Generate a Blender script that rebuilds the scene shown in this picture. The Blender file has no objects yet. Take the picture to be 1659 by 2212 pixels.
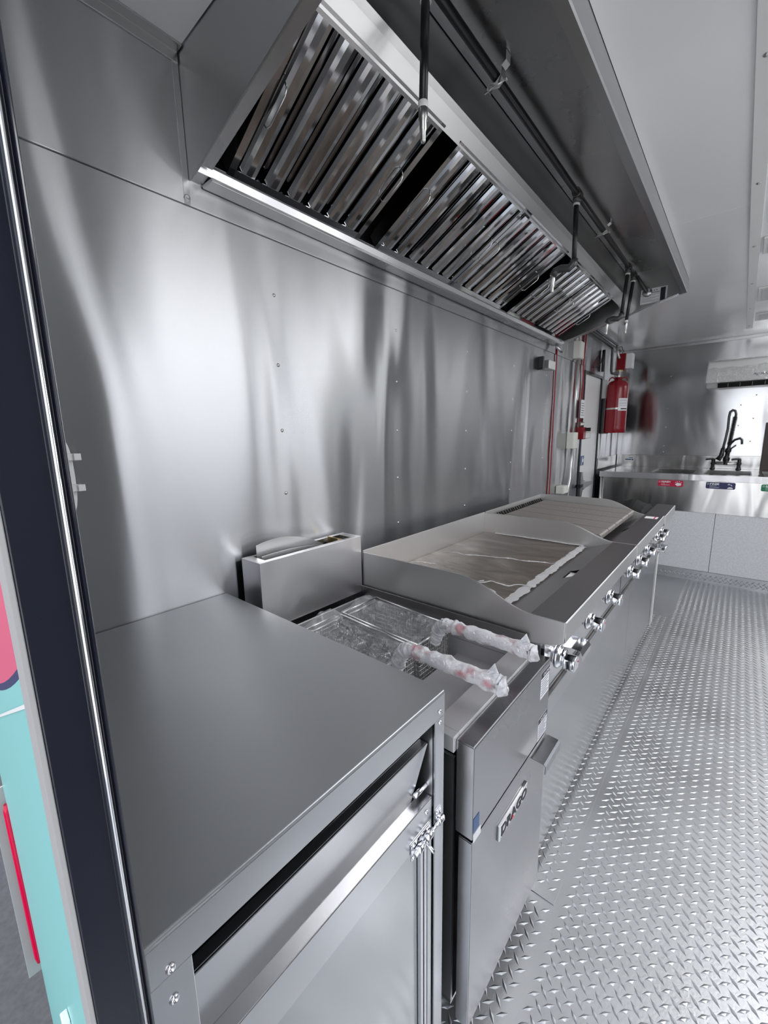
import bpy, bmesh, math, random
from mathutils import Vector, Matrix, noise
random.seed(7)
S = bpy.context.scene
COL = S.collection
PI = math.pi

# ------------------------------------------------------------------ camera
cam_d = bpy.data.cameras.new('camera')
cam_d.sensor_fit = 'VERTICAL'
cam_d.sensor_height = 36.0
cam_d.lens = 892.26 / 2212 * 36.0
cam_d.clip_start = 0.02
cam = bpy.data.objects.new('camera', cam_d)
COL.objects.link(cam)
yaw, pit, rol = math.radians(40.625), math.radians(-10.363), math.radians(1.0296)
Mv = (Matrix.Rotation(yaw, 3, 'Z') @ Matrix.Rotation(pit, 3, 'X') @ Matrix.Rotation(rol, 3, 'Y'))
rt, fw, up = Mv.col[0], Mv.col[1], Mv.col[2]
mw = Matrix(((rt.x, up.x, -fw.x, 1.0), (rt.y, up.y, -fw.y, 0.0), (rt.z, up.z, -fw.z, 1.2), (0, 0, 0, 1)))
cam.matrix_world = mw
S.camera = cam

# ------------------------------------------------------------------ world, exposure
S.view_settings.view_transform = 'Standard'
S.view_settings.look = 'None'
S.view_settings.gamma = 1.0
S.view_settings.use_curve_mapping = False
S.view_settings.exposure = 1.08
w = bpy.data.worlds.new('sky')
S.world = w
w.use_nodes = True
nt = w.node_tree
nt.nodes.clear()
wo = nt.nodes.new('ShaderNodeOutputWorld')
bg = nt.nodes.new('ShaderNodeBackground')
bg.inputs['Strength'].default_value = 1.0
tc = nt.nodes.new('ShaderNodeTexCoord')
sp = nt.nodes.new('ShaderNodeSeparateXYZ')
rp = nt.nodes.new('ShaderNodeValToRGB')
rp.color_ramp.elements[0].position = 0.0
rp.color_ramp.elements[0].color = (0.92, 0.95, 1.0, 1)
rp.color_ramp.elements[1].position = 0.6
rp.color_ramp.elements[1].color = (0.80, 0.87, 0.98, 1)
nt.links.new(tc.outputs['Generated'], sp.inputs[0])
nt.links.new(sp.outputs['Z'], rp.inputs[0])
nt.links.new(rp.outputs[0], bg.inputs[0])
nt.links.new(bg.outputs[0], wo.inputs[0])

def portal(name, loc, rot, sx, sy):
    l = bpy.data.lights.new(name, 'AREA')
    l.shape = 'RECTANGLE'
    l.size, l.size_y = sx, sy
    l.cycles.is_portal = True
    o = bpy.data.objects.new(name, l)
    o.location = loc
    o.rotation_euler = rot
    COL.objects.link(o)
portal('door_portal', (1.1, 0.02, 0.95), (PI / 2, 0, 0), 0.8, 2.0)
portal('window_portal', (2.19, 2.1, 1.38), (PI / 2, 0, PI / 2), 2.6, 1.05)

sun = bpy.data.lights.new('sun', 'SUN')
sun.energy = 4.0
sun.angle = 0.01
sun.color = (1.0, 0.96, 0.90)
so = bpy.data.objects.new('sun', sun)
so.rotation_euler = Vector((0.35, -1.0, -1.25)).to_track_quat('-Z', 'Y').to_euler()
COL.objects.link(so)

def lamp(name, loc, sx, sy, power):
    """added fill light below the serving-side ceiling, out of view"""
    l = bpy.data.lights.new(name, 'AREA')
    l.shape = 'RECTANGLE'
    l.size, l.size_y = sx, sy
    l.energy = power
    l.color = (0.98, 0.985, 1.0)
    o = bpy.data.objects.new(name, l)
    o.location = loc
    COL.objects.link(o)
FILL_LAMPS = ((1.72, 1.43, 0.92, 8.0), (1.72, 2.54, 0.62, 6.0), (1.80, 4.45, 0.60, 4.0))  # fill lights added to brighten the interior, out of view
for lx, ly, ln, pw in FILL_LAMPS:
    lamp('fill_lamp', (lx, ly, 1.985), 0.60, ln, pw)

# ------------------------------------------------------------------ materials
def newmat(name):
    m = bpy.data.materials.new(name)
    m.use_nodes = True
    return m, m.node_tree, m.node_tree.nodes['Principled BSDF']

def plain(name, col, rough=0.5, metal=0.0, **kw):
    m, t, b = newmat(name)
    b.inputs['Base Color'].default_value = (*col, 1)
    b.inputs['Roughness'].default_value = rough
    b.inputs['Metallic'].default_value = metal
    for k, v in kw.items():
        b.inputs[k].default_value = v
    return m

def steel(name, col=(0.62, 0.62, 0.63), rough=0.3, aniso=0.0, tangent=(0, 0, 1), wave=0.0, wscale=(1, 1, 1),
          grain=None, smudge=0.05, wdist=0.02):
    """stainless sheet: slow waviness of the sheet, fine brushing grain, smudged roughness"""
    m, t, b = newmat(name)
    N = t.nodes.new
    b.inputs['Base Color'].default_value = (*col, 1)
    b.inputs['Metallic'].default_value = 1.0
    b.inputs['Roughness'].default_value = rough
    geo = N('ShaderNodeNewGeometry')
    if aniso > 0:
        b.inputs['Anisotropic'].default_value = aniso
        cx = N('ShaderNodeCombineXYZ')
        for i in range(3):
            cx.inputs[i].default_value = tangent[i]
        t.links.new(cx.outputs[0], b.inputs['Tangent'])
    if smudge:
        ns = N('ShaderNodeTexNoise')
        ns.inputs['Scale'].default_value = 5.0
        ns.inputs['Detail'].default_value = 5
        t.links.new(geo.outputs['Position'], ns.inputs['Vector'])
        mr = N('ShaderNodeMapRange')
        mr.inputs['To Min'].default_value = rough - smudge
        mr.inputs['To Max'].default_value = rough + smudge
        t.links.new(ns.outputs['Fac'], mr.inputs['Value'])
        t.links.new(mr.outputs[0], b.inputs['Roughness'])
    last = None
    if wave:
        mp = N('ShaderNodeMapping')
        mp.inputs['Scale'].default_value = wscale
        t.links.new(geo.outputs['Position'], mp.inputs[0])
        nz = N('ShaderNodeTexNoise')
        nz.inputs['Scale'].default_value = 1.0
        nz.inputs['Detail'].default_value = 1.5
        nz.inputs['Roughness'].default_value = 0.4
        nz.inputs['Distortion'].default_value = 0.6
        t.links.new(mp.outputs[0], nz.inputs['Vector'])
        bp = N('ShaderNodeBump')
        bp.inputs['Strength'].default_value = wave
        bp.inputs['Distance'].default_value = wdist
        t.links.new(nz.outputs['Fac'], bp.inputs['Height'])
        last = bp
    if grain:
        mp = N('ShaderNodeMapping')
        mp.inputs['Scale'].default_value = grain
        t.links.new(geo.outputs['Position'], mp.inputs[0])
        nz = N('ShaderNodeTexNoise')
        nz.inputs['Scale'].default_value = 1.0
        nz.inputs['Detail'].default_value = 3
        t.links.new(mp.outputs[0], nz.inputs['Vector'])
        bp = N('ShaderNodeBump')
        bp.inputs['Strength'].default_value = 0.06
        bp.inputs['Distance'].default_value = 0.001
        t.links.new(nz.outputs['Fac'], bp.inputs['Height'])
        if last:
            t.links.new(last.outputs[0], bp.inputs['Normal'])
        last = bp
    if last:
        t.links.new(last.outputs[0], b.inputs['Normal'])
    return m

M = {}
M['wall'] = steel('brushed_wall_steel', (0.46, 0.465, 0.475), 0.27, 1.0, (0, 0, 1), 1.0, (2.0, 2.8, 0.62), smudge=0, wdist=0.034)
M['farwall'] = steel('mirror_wall_steel', (0.60, 0.60, 0.61), 0.14, 0.5, (0, 0, 1), 0.45, (3.2, 2.0, 1.0), smudge=0.03, wdist=0.016)
M['flash'] = steel('flashing_steel', (0.64, 0.64, 0.65), 0.26, 0.5, (0, 0, 1), 0.3, (2, 3, 1), wdist=0.015)
M['hood'] = steel('hood_steel', (0.50, 0.50, 0.50), 0.30, 0.3, (0, 1, 0), 0.2, (2, 2, 2), smudge=0.07)
M['hood_in'] = steel('hood_inside_steel', (0.46, 0.46, 0.46), 0.28, 0.3, (0, 1, 0), 0.3, (3, 2, 3), smudge=0.08)
M['chrome'] = plain('baffle_chrome', (0.68, 0.68, 0.69), 0.06, 1.0)
M['knob'] = plain('knob_chrome', (0.80, 0.80, 0.82), 0.06, 1.0)
M['top'] = steel('table_top_steel', (0.42, 0.43, 0.44), 0.42, 0.6, (1, 0, 0), 0.12, (2, 2, 2), smudge=0.04)
M['tsteel'] = steel('table_frame_steel', (0.52, 0.52, 0.53), 0.24, 0.3, (0, 1, 0), 0.15, (5, 3, 5))
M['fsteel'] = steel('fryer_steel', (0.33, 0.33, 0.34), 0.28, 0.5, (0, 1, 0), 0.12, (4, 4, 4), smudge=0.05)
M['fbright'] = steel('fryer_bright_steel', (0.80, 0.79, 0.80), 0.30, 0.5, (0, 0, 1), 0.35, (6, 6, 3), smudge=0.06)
M['vat'] = plain('fryer_tank_steel', (0.60, 0.59, 0.60), 0.5, 0.7)
M['griddle'] = steel('griddle_steel', (0.76, 0.75, 0.74), 0.42, 0.3, (0, 1, 0), 0.1, (4, 4, 4), grain=(8, 400, 400), smudge=0.08)
M['ledge'] = steel('ledge_steel', (0.36, 0.35, 0.35), 0.36, 0.5, (1, 0, 0), smudge=0.04)
M['lpanel'] = steel('cabinet_panel_steel', (0.42, 0.43, 0.44), 0.17, 0.3, (0, 0, 1), 0.12, (3, 2, 3), smudge=0.03)
M['ctrl'] = steel('control_panel_steel', (0.62, 0.62, 0.63), 0.12, 0, smudge=0.03, wave=0.1, wscale=(6, 6, 6))
M['sink'] = steel('sink_steel', (0.62, 0.61, 0.60), 0.18, 0.4, (0, 0, 1), 0.35, (6, 4, 1.5), smudge=0.04)
M['galv'] = plain('galvanised_steel', (0.75, 0.75, 0.74), 0.35, 0.9)
M['zinc'] = plain('zinc_fitting', (0.62, 0.62, 0.60), 0.3, 1.0)
M['black'] = plain('black_pipe', (0.014, 0.014, 0.015), 0.32)
M['iron'] = plain('dark_iron_fitting', (0.10, 0.10, 0.10), 0.4, 0.7)
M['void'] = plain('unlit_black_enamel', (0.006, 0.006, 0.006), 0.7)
M['gloss_black'] = plain('black_gloss_paint', (0.010, 0.012, 0.020), 0.14)
M['white'] = plain('white_plastic', (0.80, 0.80, 0.79), 0.35)
M['ivory'] = plain('ivory_box_plastic', (0.76, 0.76, 0.70), 0.45)
M['red'] = plain('red_gloss_paint', (0.24, 0.006, 0.014), 0.22)
M['redcable'] = plain('red_cable_jacket', (0.30, 0.006, 0.014), 0.4)
M['brass'] = plain('brass', (0.72, 0.56, 0.28), 0.3, 1.0)
M['paper'] = plain('white_label', (0.85, 0.85, 0.87), 0.5)
M['ink'] = plain('black_ink', (0.02, 0.02, 0.03), 0.5)
M['greyink'] = plain('grey_ink', (0.25, 0.25, 0.28), 0.5)
M['washred'] = plain('crimson_sticker', (0.52, 0.012, 0.06), 0.4)
M['rinseblue'] = plain('navy_sticker', (0.025, 0.028, 0.11), 0.4)
M['sangreen'] = plain('green_sticker', (0.01, 0.20, 0.09), 0.4)
M['blue'] = plain('blue_sticker', (0.03, 0.09, 0.24), 0.4)
M['rubber'] = plain('grey_rubber_seal', (0.32, 0.31, 0.31), 0.7)
M['teal'] = plain('teal_vinyl_wrap', (0.26, 0.62, 0.60), 0.3)
M['pink'] = plain('pink_vinyl_wrap', (0.75, 0.10, 0.20), 0.3)
M['taillight'] = plain('red_lens', (0.65, 0.0, 0.05), 0.15)
M['brown'] = plain('brown_post', (0.055, 0.04, 0.038), 0.5)
M['diffuser'] = plain('lamp_diffuser', (0.62, 0.62, 0.65), 0.4)
M['pinksteel'] = plain('pink_grip', (0.80, 0.08, 0.16), 0.4)
M['redgrip'] = plain('red_grip', (0.75, 0.03, 0.09), 0.4)
M['wire'] = plain('basket_wire', (0.82, 0.81, 0.79), 0.25, 1.0)

def ceiling_mat():
    m, t, b = newmat('white_ceiling_panel')
    b.inputs['Base Color'].default_value = (0.90, 0.91, 0.92, 1)
    b.inputs['Roughness'].default_value = 0.16
    b.inputs['Coat Weight'].default_value = 0.5
    b.inputs['Coat Roughness'].default_value = 0.12
    geo = t.nodes.new('ShaderNodeNewGeometry')
    nz = t.nodes.new('ShaderNodeTexNoise')
    nz.inputs['Scale'].default_value = 2.2
    nz.inputs['Detail'].default_value = 1
    t.links.new(geo.outputs['Position'], nz.inputs['Vector'])
    bp = t.nodes.new('ShaderNodeBump')
    bp.inputs['Strength'].default_value = 0.35
    bp.inputs['Distance'].default_value = 0.02
    t.links.new(nz.outputs['Fac'], bp.inputs['Height'])
    t.links.new(bp.outputs[0], b.inputs['Normal'])
    return m
M['ceil'] = ceiling_mat()

def speckle_white():
    m, t, b = newmat('white_board')
    b.inputs['Roughness'].default_value = 0.5
    nz = t.nodes.new('ShaderNodeTexNoise')
    nz.inputs['Scale'].default_value = 90
    nz.inputs['Detail'].default_value = 4
    geo = t.nodes.new('ShaderNodeNewGeometry')
    t.links.new(geo.outputs['Position'], nz.inputs['Vector'])
    r = t.nodes.new('ShaderNodeValToRGB')
    r.color_ramp.elements[0].position = 0.3
    r.color_ramp.elements[0].color = (0.66, 0.67, 0.69, 1)
    r.color_ramp.elements[1].position = 0.7
    r.color_ramp.elements[1].color = (0.80, 0.81, 0.83, 1)
    t.links.new(nz.outputs['Fac'], r.inputs[0])
    t.links.new(r.outputs[0], b.inputs['Base Color'])
    return m
M['board'] = speckle_white()

def tread_mat():
    m, t, b = newmat('tread_plate_aluminium')
    b.inputs['Base Color'].default_value = (0.52, 0.53, 0.545, 1)
    b.inputs['Metallic'].default_value = 1.0
    geo = t.nodes.new('ShaderNodeNewGeometry')
    nz = t.nodes.new('ShaderNodeTexNoise')
    nz.inputs['Scale'].default_value = 4
    nz.inputs['Detail'].default_value = 6
    t.links.new(geo.outputs['Position'], nz.inputs['Vector'])
    mr = t.nodes.new('ShaderNodeMapRange')
    mr.inputs['From Min'].default_value = 0.3
    mr.inputs['From Max'].default_value = 0.7
    mr.inputs['To Min'].default_value = 0.34
    mr.inputs['To Max'].default_value = 0.54
    t.links.new(nz.outputs['Fac'], mr.inputs['Value'])
    t.links.new(mr.outputs[0], b.inputs['Roughness'])
    n2 = t.nodes.new('ShaderNodeTexNoise')
    n2.inputs['Scale'].default_value = 160
    n2.inputs['Detail'].default_value = 4
    t.links.new(geo.outputs['Position'], n2.inputs['Vector'])
    bp = t.nodes.new('ShaderNodeBump')
    bp.inputs['Strength'].default_value = 0.16
    bp.inputs['Distance'].default_value = 0.002
    t.links.new(n2.outputs['Fac'], bp.inputs['Height'])
    t.links.new(bp.outputs[0], b.inputs['Normal'])
    return m
M['tread'] = tread_mat()

def plate_mat():
    m, t, b = newmat('oiled_rusty_griddle_plate')
    geo = t.nodes.new('ShaderNodeNewGeometry')
    mp = t.nodes.new('ShaderNodeMapping')
    mp.inputs['Scale'].default_value = (1.0, 2.2, 1)
    mp.inputs['Rotation'].default_value = (0, 0, 0.5)
    nz = t.nodes.new('ShaderNodeTexNoise')
    nz.inputs['Scale'].default_value = 4.5
    nz.inputs['Detail'].default_value = 8
    nz.inputs['Distortion'].default_value = 1.6
    t.links.new(geo.outputs['Position'], mp.inputs[0])
    t.links.new(mp.outputs[0], nz.inputs['Vector'])
    r = t.nodes.new('ShaderNodeValToRGB')
    e = r.color_ramp.elements
    e[0].position, e[0].color = 0.30, (0.13, 0.105, 0.085, 1)
    e[1].position, e[1].color = 0.72, (0.36, 0.30, 0.245, 1)
    x = r.color_ramp.elements.new(0.5)
    x.color = (0.225, 0.18, 0.145, 1)
    t.links.new(nz.outputs['Fac'], r.inputs[0])
    t.links.new(r.outputs[0], b.inputs['Base Color'])
    b.inputs['Metallic'].default_value = 0.55
    b.inputs['Roughness'].default_value = 0.28
    bp = t.nodes.new('ShaderNodeBump')
    bp.inputs['Strength'].default_value = 0.25
    bp.inputs['Distance'].default_value = 0.004
    t.links.new(nz.outputs['Fac'], bp.inputs['Height'])
    t.links.new(bp.outputs[0], b.inputs['Normal'])
    return m
M['plate'] = plate_mat()

def grate_mat():
    m, t, b = newmat('grey_cast_grate')
    b.inputs['Base Color'].default_value = (0.40, 0.37, 0.345, 1)
    b.inputs['Metallic'].default_value = 0.6
    b.inputs['Roughness'].default_value = 0.55
    return m
M['grate'] = grate_mat()

def film(name, tint=(1, 1, 1), keep=0.72, rough=0.12, diff=0.0, bscale=26, bstr=1.0, thin=None):
    """clear crinkled plastic film: see-through with sharp glints (and a milky share)"""
    m = bpy.data.materials.new(name)
    m.use_nodes = True
    t = m.node_tree
    t.nodes.clear()
    out = t.nodes.new('ShaderNodeOutputMaterial')
    tr = t.nodes.new('ShaderNodeBsdfTransparent')
    gl = t.nodes.new('ShaderNodeBsdfGlossy')
    gl.inputs['Roughness'].default_value = rough
    df = t.nodes.new('ShaderNodeBsdfDiffuse')
    df.inputs['Color'].default_value = (*tint, 1)
    geo = t.nodes.new('ShaderNodeNewGeometry')
    mp = t.nodes.new('ShaderNodeMapping')
    mp.inputs['Scale'].default_value = (1, 1.5, 1)
    nz = t.nodes.new('ShaderNodeTexNoise')
    nz.inputs['Scale'].default_value = bscale
    nz.inputs['Detail'].default_value = 5
    nz.inputs['Distortion'].default_value = 1.5
    t.links.new(geo.outputs['Position'], mp.inputs[0])
    t.links.new(mp.outputs[0], nz.inputs['Vector'])
    bp = t.nodes.new('ShaderNodeBump')
    bp.inputs['Strength'].default_value = bstr
    bp.inputs['Distance'].default_value = 0.03
    t.links.new(nz.outputs['Fac'], bp.inputs['Height'])
    t.links.new(bp.outputs[0], gl.inputs['Normal'])
    m1 = t.nodes.new('ShaderNodeMixShader')
    m1.inputs[0].default_value = diff
    t.links.new(gl.outputs[0], m1.inputs[1])
    t.links.new(df.outputs[0], m1.inputs[2])
    m2 = t.nodes.new('ShaderNodeMixShader')
    m2.inputs[0].default_value = keep
    t.links.new(m1.outputs[0], m2.inputs[1])
    t.links.new(tr.outputs[0], m2.inputs[2])
    t.links.new(m2.outputs[0], out.inputs[0])
    if thin:
        n2 = t.nodes.new('ShaderNodeTexNoise')
        n2.inputs['Scale'].default_value = 30
        n2.inputs['Detail'].default_value = 3
        t.links.new(geo.outputs['Position'], n2.inputs['Vector'])
        mr = t.nodes.new('ShaderNodeMapRange')
        mr.inputs['From Min'].default_value = 0.48
        mr.inputs['From Max'].default_value = 0.62
        mr.inputs['To Min'].default_value = keep
        mr.inputs['To Max'].default_value = thin
        t.links.new(n2.outputs['Fac'], mr.inputs['Value'])
        t.links.new(mr.outputs[0], m2.inputs[0])
    return m
M['film'] = film('clear_plastic_film', (0.9, 0.9, 0.92), keep=0.66, diff=0.22)
M['wrap'] = film('milky_plastic_wrap', (0.95, 0.94, 0.97), keep=0.10, rough=0.15, diff=0.66, bscale=60, thin=0.6)
M['tape'] = film('film_edge_tape', (0.85, 0.84, 0.84), keep=0.25, rough=0.25, diff=0.5, bscale=70)
M['platefilm'] = film('griddle_cover_film', (0.8, 0.8, 0.8), keep=0.88, rough=0.12, diff=0.0, bscale=7, bstr=0.3)

def asphalt():
    m, t, b = newmat('dark_asphalt')
    nz = t.nodes.new('ShaderNodeTexNoise')
    nz.inputs['Scale'].default_value = 60
    nz.inputs['Detail'].default_value = 6
    geo = t.nodes.new('ShaderNodeNewGeometry')
    t.links.new(geo.outputs['Position'], nz.inputs['Vector'])
    r = t.nodes.new('ShaderNodeValToRGB')
    r.color_ramp.elements[0].color = (0.008, 0.009, 0.013, 1)
    r.color_ramp.elements[1].color = (0.035, 0.037, 0.045, 1)
    t.links.new(nz.outputs['Fac'], r.inputs[0])
    t.links.new(r.outputs[0], b.inputs['Base Color'])
    b.inputs['Roughness'].default_value = 0.85
    return m
M['asphalt'] = asphalt()
M['concrete'] = plain('pale_concrete', (0.62, 0.61, 0.60), 0.9)

# ------------------------------------------------------------------ mesh builder
class MB:
    def __init__(s):
        s.v, s.f, s.mi, s.sm = [], [], [], []
    def add(s, vs, fs, mi=0, smooth=False):
        n = len(s.v)
        s.v += [tuple(p) for p in vs]
        for f in fs:
            s.f.append([i + n for i in f]); s.mi.append(mi); s.sm.append(smooth)
        return s
    def box(s, x0, x1, y0, y1, z0, z1, mi=0):
        vs = [(x, y, z) for x in (x0, x1) for y in (y0, y1) for z in (z0, z1)]
        return s.add(vs, [(0, 1, 3, 2), (4, 6, 7, 5), (0, 4, 5, 1), (2, 3, 7, 6), (0, 2, 6, 4), (1, 5, 7, 3)], mi)
    def prism(s, pts, a0, a1, axis='y', mi=0, smooth=False):
        """closed 2-D outline pushed along an axis: y -> pts are (x, z); x -> (y, z); z -> (x, y)"""
        n = len(pts)
        def P(p, a):
            return {'y': (p[0], a, p[1]), 'x': (a, p[0], p[1]), 'z': (p[0], p[1], a)}[axis]
        vs = [P(p, a0) for p in pts] + [P(p, a1) for p in pts]
        s.add(vs, [tuple(range(n)), tuple(range(2 * n - 1, n - 1, -1))], mi)
        k = len(s.v) - 2 * n
        for i in range(n):
            j = (i + 1) % n
            s.f.append([k + i, k + j, k + n + j, k + n + i]); s.mi.append(mi); s.sm.append(smooth)
        return s
    def sheet(s, line, a0, a1, th, axis='y', mi=0, smooth=False):
        """a folded sheet: an open 2-D line given a thickness"""
        L = [Vector(p) for p in line]
        nrm = []
        for i in range(len(L)):
            d = (L[min(i + 1, len(L) - 1)] - L[max(i - 1, 0)]).normalized()
            nrm.append(Vector((-d.y, d.x)))
        pts = [tuple(p) for p in L] + [tuple(L[i] + nrm[i] * th) for i in range(len(L) - 1, -1, -1)]
        n = len(pts); m = len(L)
        def P(p, a):
            return {'y': (p[0], a, p[1]), 'x': (a, p[0], p[1]), 'z': (p[0], p[1], a)}[axis]
        vs = [P(p, a0) for p in pts] + [P(p, a1) for p in pts]
        k = len(s.v)
        s.v += vs
        for i in range(n):
            j = (i + 1) % n
            s.f.append([k + i, k + j, k + n + j, k + n + i]); s.mi.append(mi); s.sm.append(smooth)
        for i in range(m - 1):
            q = [i, i + 1, n - 2 - i, n - 1 - i]
            s.f.append([k + a for a in q]); s.mi.append(mi); s.sm.append(False)
            s.f.append([k + n + a for a in q[::-1]]); s.mi.append(mi); s.sm.append(False)
        return s
    def tube(s, path, r, seg=12, mi=0, cap=True, rf=None):
        path = [Vector(p) for p in path]
        k = len(s.v)
        ref = None
        for i, p in enumerate(path):
            d = (path[min(i + 1, len(path) - 1)] - path[max(i - 1, 0)]).normalized()
            if ref is None:
                ref = d.orthogonal().normalized()
            ref = (ref - d * ref.dot(d)).normalized()
            b = d.cross(ref)
            rr = r if rf is None else rf(i / (len(path) - 1)) * r
            for q in range(seg):
                a = 2 * PI * q / seg
                s.v.append(tuple(p + (ref * math.cos(a) + b * math.sin(a)) * rr))
        for i in range(len(path) - 1):
            for q in range(seg):
                q2 = (q + 1) % seg
                s.f.append([k + i * seg + q, k + i * seg + q2, k + (i + 1) * seg + q2, k + (i + 1) * seg + q])
                s.mi.append(mi); s.sm.append(True)
        if cap:
            s.f.append([k + q for q in range(seg)][::-1]); s.mi.append(mi); s.sm.append(False)
            e = k + (len(path) - 1) * seg
            s.f.append([e + q for q in range(seg)]); s.mi.append(mi); s.sm.append(False)
        return s
    def lathe(s, prof, origin, axis=(0, 0, 1), seg=24, mi=0, smooth=True):
        """prof: (radius, height) along the axis from the origin"""
        ax = Vector(axis).normalized()
        u = ax.orthogonal().normalized()
        v = ax.cross(u)
        o = Vector(origin)
        k = len(s.v)
        for r, h in prof:
            for q in range(seg):
                a = 2 * PI * q / seg
                s.v.append(tuple(o + ax * h + (u * math.cos(a) + v * math.sin(a)) * max(r, 1e-5)))
        for i in range(len(prof) - 1):
            for q in range(seg):
                q2 = (q + 1) % seg
                s.f.append([k + i * seg + q, k + i * seg + q2, k + (i + 1) * seg + q2, k + (i + 1) * seg + q])
                s.mi.append(mi); s.sm.append(smooth)
        return s
    def build(s, name, mats, parent=None, bevel=0.0, seg=2, ang=35):
        me = bpy.data.meshes.new(name)
        me.from_pydata(s.v, [], s.f)
        if not isinstance(mats, (list, tuple)):
            mats = [mats]
        for m in mats:
            me.materials.append(m)
        me.polygons.foreach_set('material_index', s.mi)
        me.polygons.foreach_set('use_smooth', s.sm)
        bm = bmesh.new(); bm.from_mesh(me)
        bmesh.ops.recalc_face_normals(bm, faces=bm.faces)
        bm.to_mesh(me); bm.free()
        me.update()
        o = bpy.data.objects.new(name, me)
        COL.objects.link(o)
        if parent is not None:
            o.parent = parent
        if bevel:
            bv = o.modifiers.new('bevel', 'BEVEL')
            bv.width = bevel; bv.segments = seg
            bv.limit_method = 'ANGLE'; bv.angle_limit = math.radians(ang)
            bv.harden_normals = False
        return o

def P(name, mb, mat, parent=None, bevel=0.0, **k):
    """one part; when the parent stands away from the origin, keep the world-space coordinates"""
    o = mb.build(name, mat, parent, bevel, **k)
    if parent is not None:
        o.matrix_parent_inverse = Matrix.Translation(-base_of(parent))
    return o
def base_of(o):
    return Vector(o.location) if o.type == 'EMPTY' else Vector((0, 0, 0))
def tag(o, label=None, cat=None, group=None, kind=None):
    for k, v in (('label', label), ('category', cat), ('group', group), ('kind', kind)):
        if v: o[k] = v
    return o
def thing(name, loc, label, cat, group=None):
    o = bpy.data.objects.new(name, None)
    o.empty_display_size = 0.1
    o.location = loc
    COL.objects.link(o)
    return tag(o, label, cat, group)
def struct(name, mb, mat, parent=None, **k):
    o = P(name, mb, mat, parent, **k)
    if parent is None:
        o['kind'] = 'structure'
    return o
def arc(c, r, a0, a1, n, plane='xz', k=0.0):
    out = []
    for i in range(n + 1):
        a = a0 + (a1 - a0) * i / n
        x, y = c[0] + r * math.cos(a), c[1] + r * math.sin(a)
        out.append({'xz': (x, k, y), 'yz': (k, x, y), 'xy': (x, y, k)}[plane])
    return out
def text(name, s, size, origin, xdir, ydir, mat, parent, depth=0.0006, wide=1.0, bold=0.0):
    """lettering as real raised geometry; xdir is the reading direction, ydir is up"""
    cu = bpy.data.curves.new(name, 'FONT')
    cu.body = s; cu.size = size; cu.extrude = depth / 2; cu.offset = bold
    cu.align_x = 'LEFT'
    tmp = bpy.data.objects.new(name, cu)
    COL.objects.link(tmp)
    dg = bpy.context.evaluated_depsgraph_get()
    me = bpy.data.meshes.new_from_object(tmp.evaluated_get(dg))
    bpy.data.objects.remove(tmp)
    X, Y = Vector(xdir).normalized(), Vector(ydir).normalized()
    Z = X.cross(Y)
    T = Matrix(((X.x * wide, Y.x, Z.x, origin[0]), (X.y * wide, Y.y, Z.y, origin[1]), (X.z * wide, Y.z, Z.z, origin[2]), (0, 0, 0, 1)))
    me.transform(T)
    me.materials.clear(); me.materials.append(mat)
    o = bpy.data.objects.new(name, me)
    COL.objects.link(o)
    if parent is not None:
        o.parent = parent
        o.matrix_parent_inverse = Matrix.Translation(-base_of(parent))
    return o
def dup(root, off, label=None):
    """copy a thing with its parts and sub-parts, moved by off"""
    def cp(o, par):
        c = o.copy(); COL.objects.link(c)
        if par is not None: c.parent = par
        for ch in list(o.children): cp(ch, c)
        return c
    r = cp(root, None)
    r.location = Vector(root.location) + Vector(off)
    if label: r['label'] = label
    return r

ZC = 2.01      # ceiling
YF = 4.96      # far wall
XR = 2.15      # serving-window wall

# ------------------------------------------------------------------ the setting
def treads(mb, x0, x1, y0, y1, p, L, W, H, fn):
    def loz(cx, cy, s):
        d = Vector((1, s)).normalized(); n = Vector((-d.y, d.x))
        c = Vector((cx, cy))
        a, b_ = c + d * L / 2, c - d * L / 2
        l, r = c + n * W / 2, c - n * W / 2
        t1, t2 = c + d * L * 0.20, c - d * L * 0.20
        pts = [fn(a.x, a.y, 0), fn(l.x, l.y, 0), fn(b_.x, b_.y, 0), fn(r.x, r.y, 0), fn(t1.x, t1.y, H), fn(t2.x, t2.y, H)]
        mb.add(pts, [(0, 1, 4), (1, 5, 4), (1, 2, 5), (2, 3, 5), (3, 4, 5), (3, 0, 4)])
    ny = int((y1 - y0) / p); nx = int((x1 - x0) / p)
    for j in range(ny):
        for i in range(nx):
            loz(x0 + (i + 0.5) * p, y0 + (j + 0.5) * p, 1)
            if i < nx - 1 and j < ny - 1:
                loz(x0 + (i + 1) * p, y0 + (j + 1) * p, -1)

fl = MB()
fl.box(-0.05, XR + 0.05, 0.045, YF + 0.05, -0.04, 0.0).box(0.705, 1.50, 0.0, 0.045, -0.04, 0.0)
treads(fl, 0.765, 2.10, 0.02, 4.07, 0.0315, 0.030, 0.0085, 0.0015, lambda x, y, h: (x, y, h + 0.0001))
treads(fl, 0.60, 0.765, 0.07, 0.925, 0.0315, 0.030, 0.0085, 0.0015, lambda x, y, h: (x, y, h + 0.0001))
struct('floor', fl, M['tread'])
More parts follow.
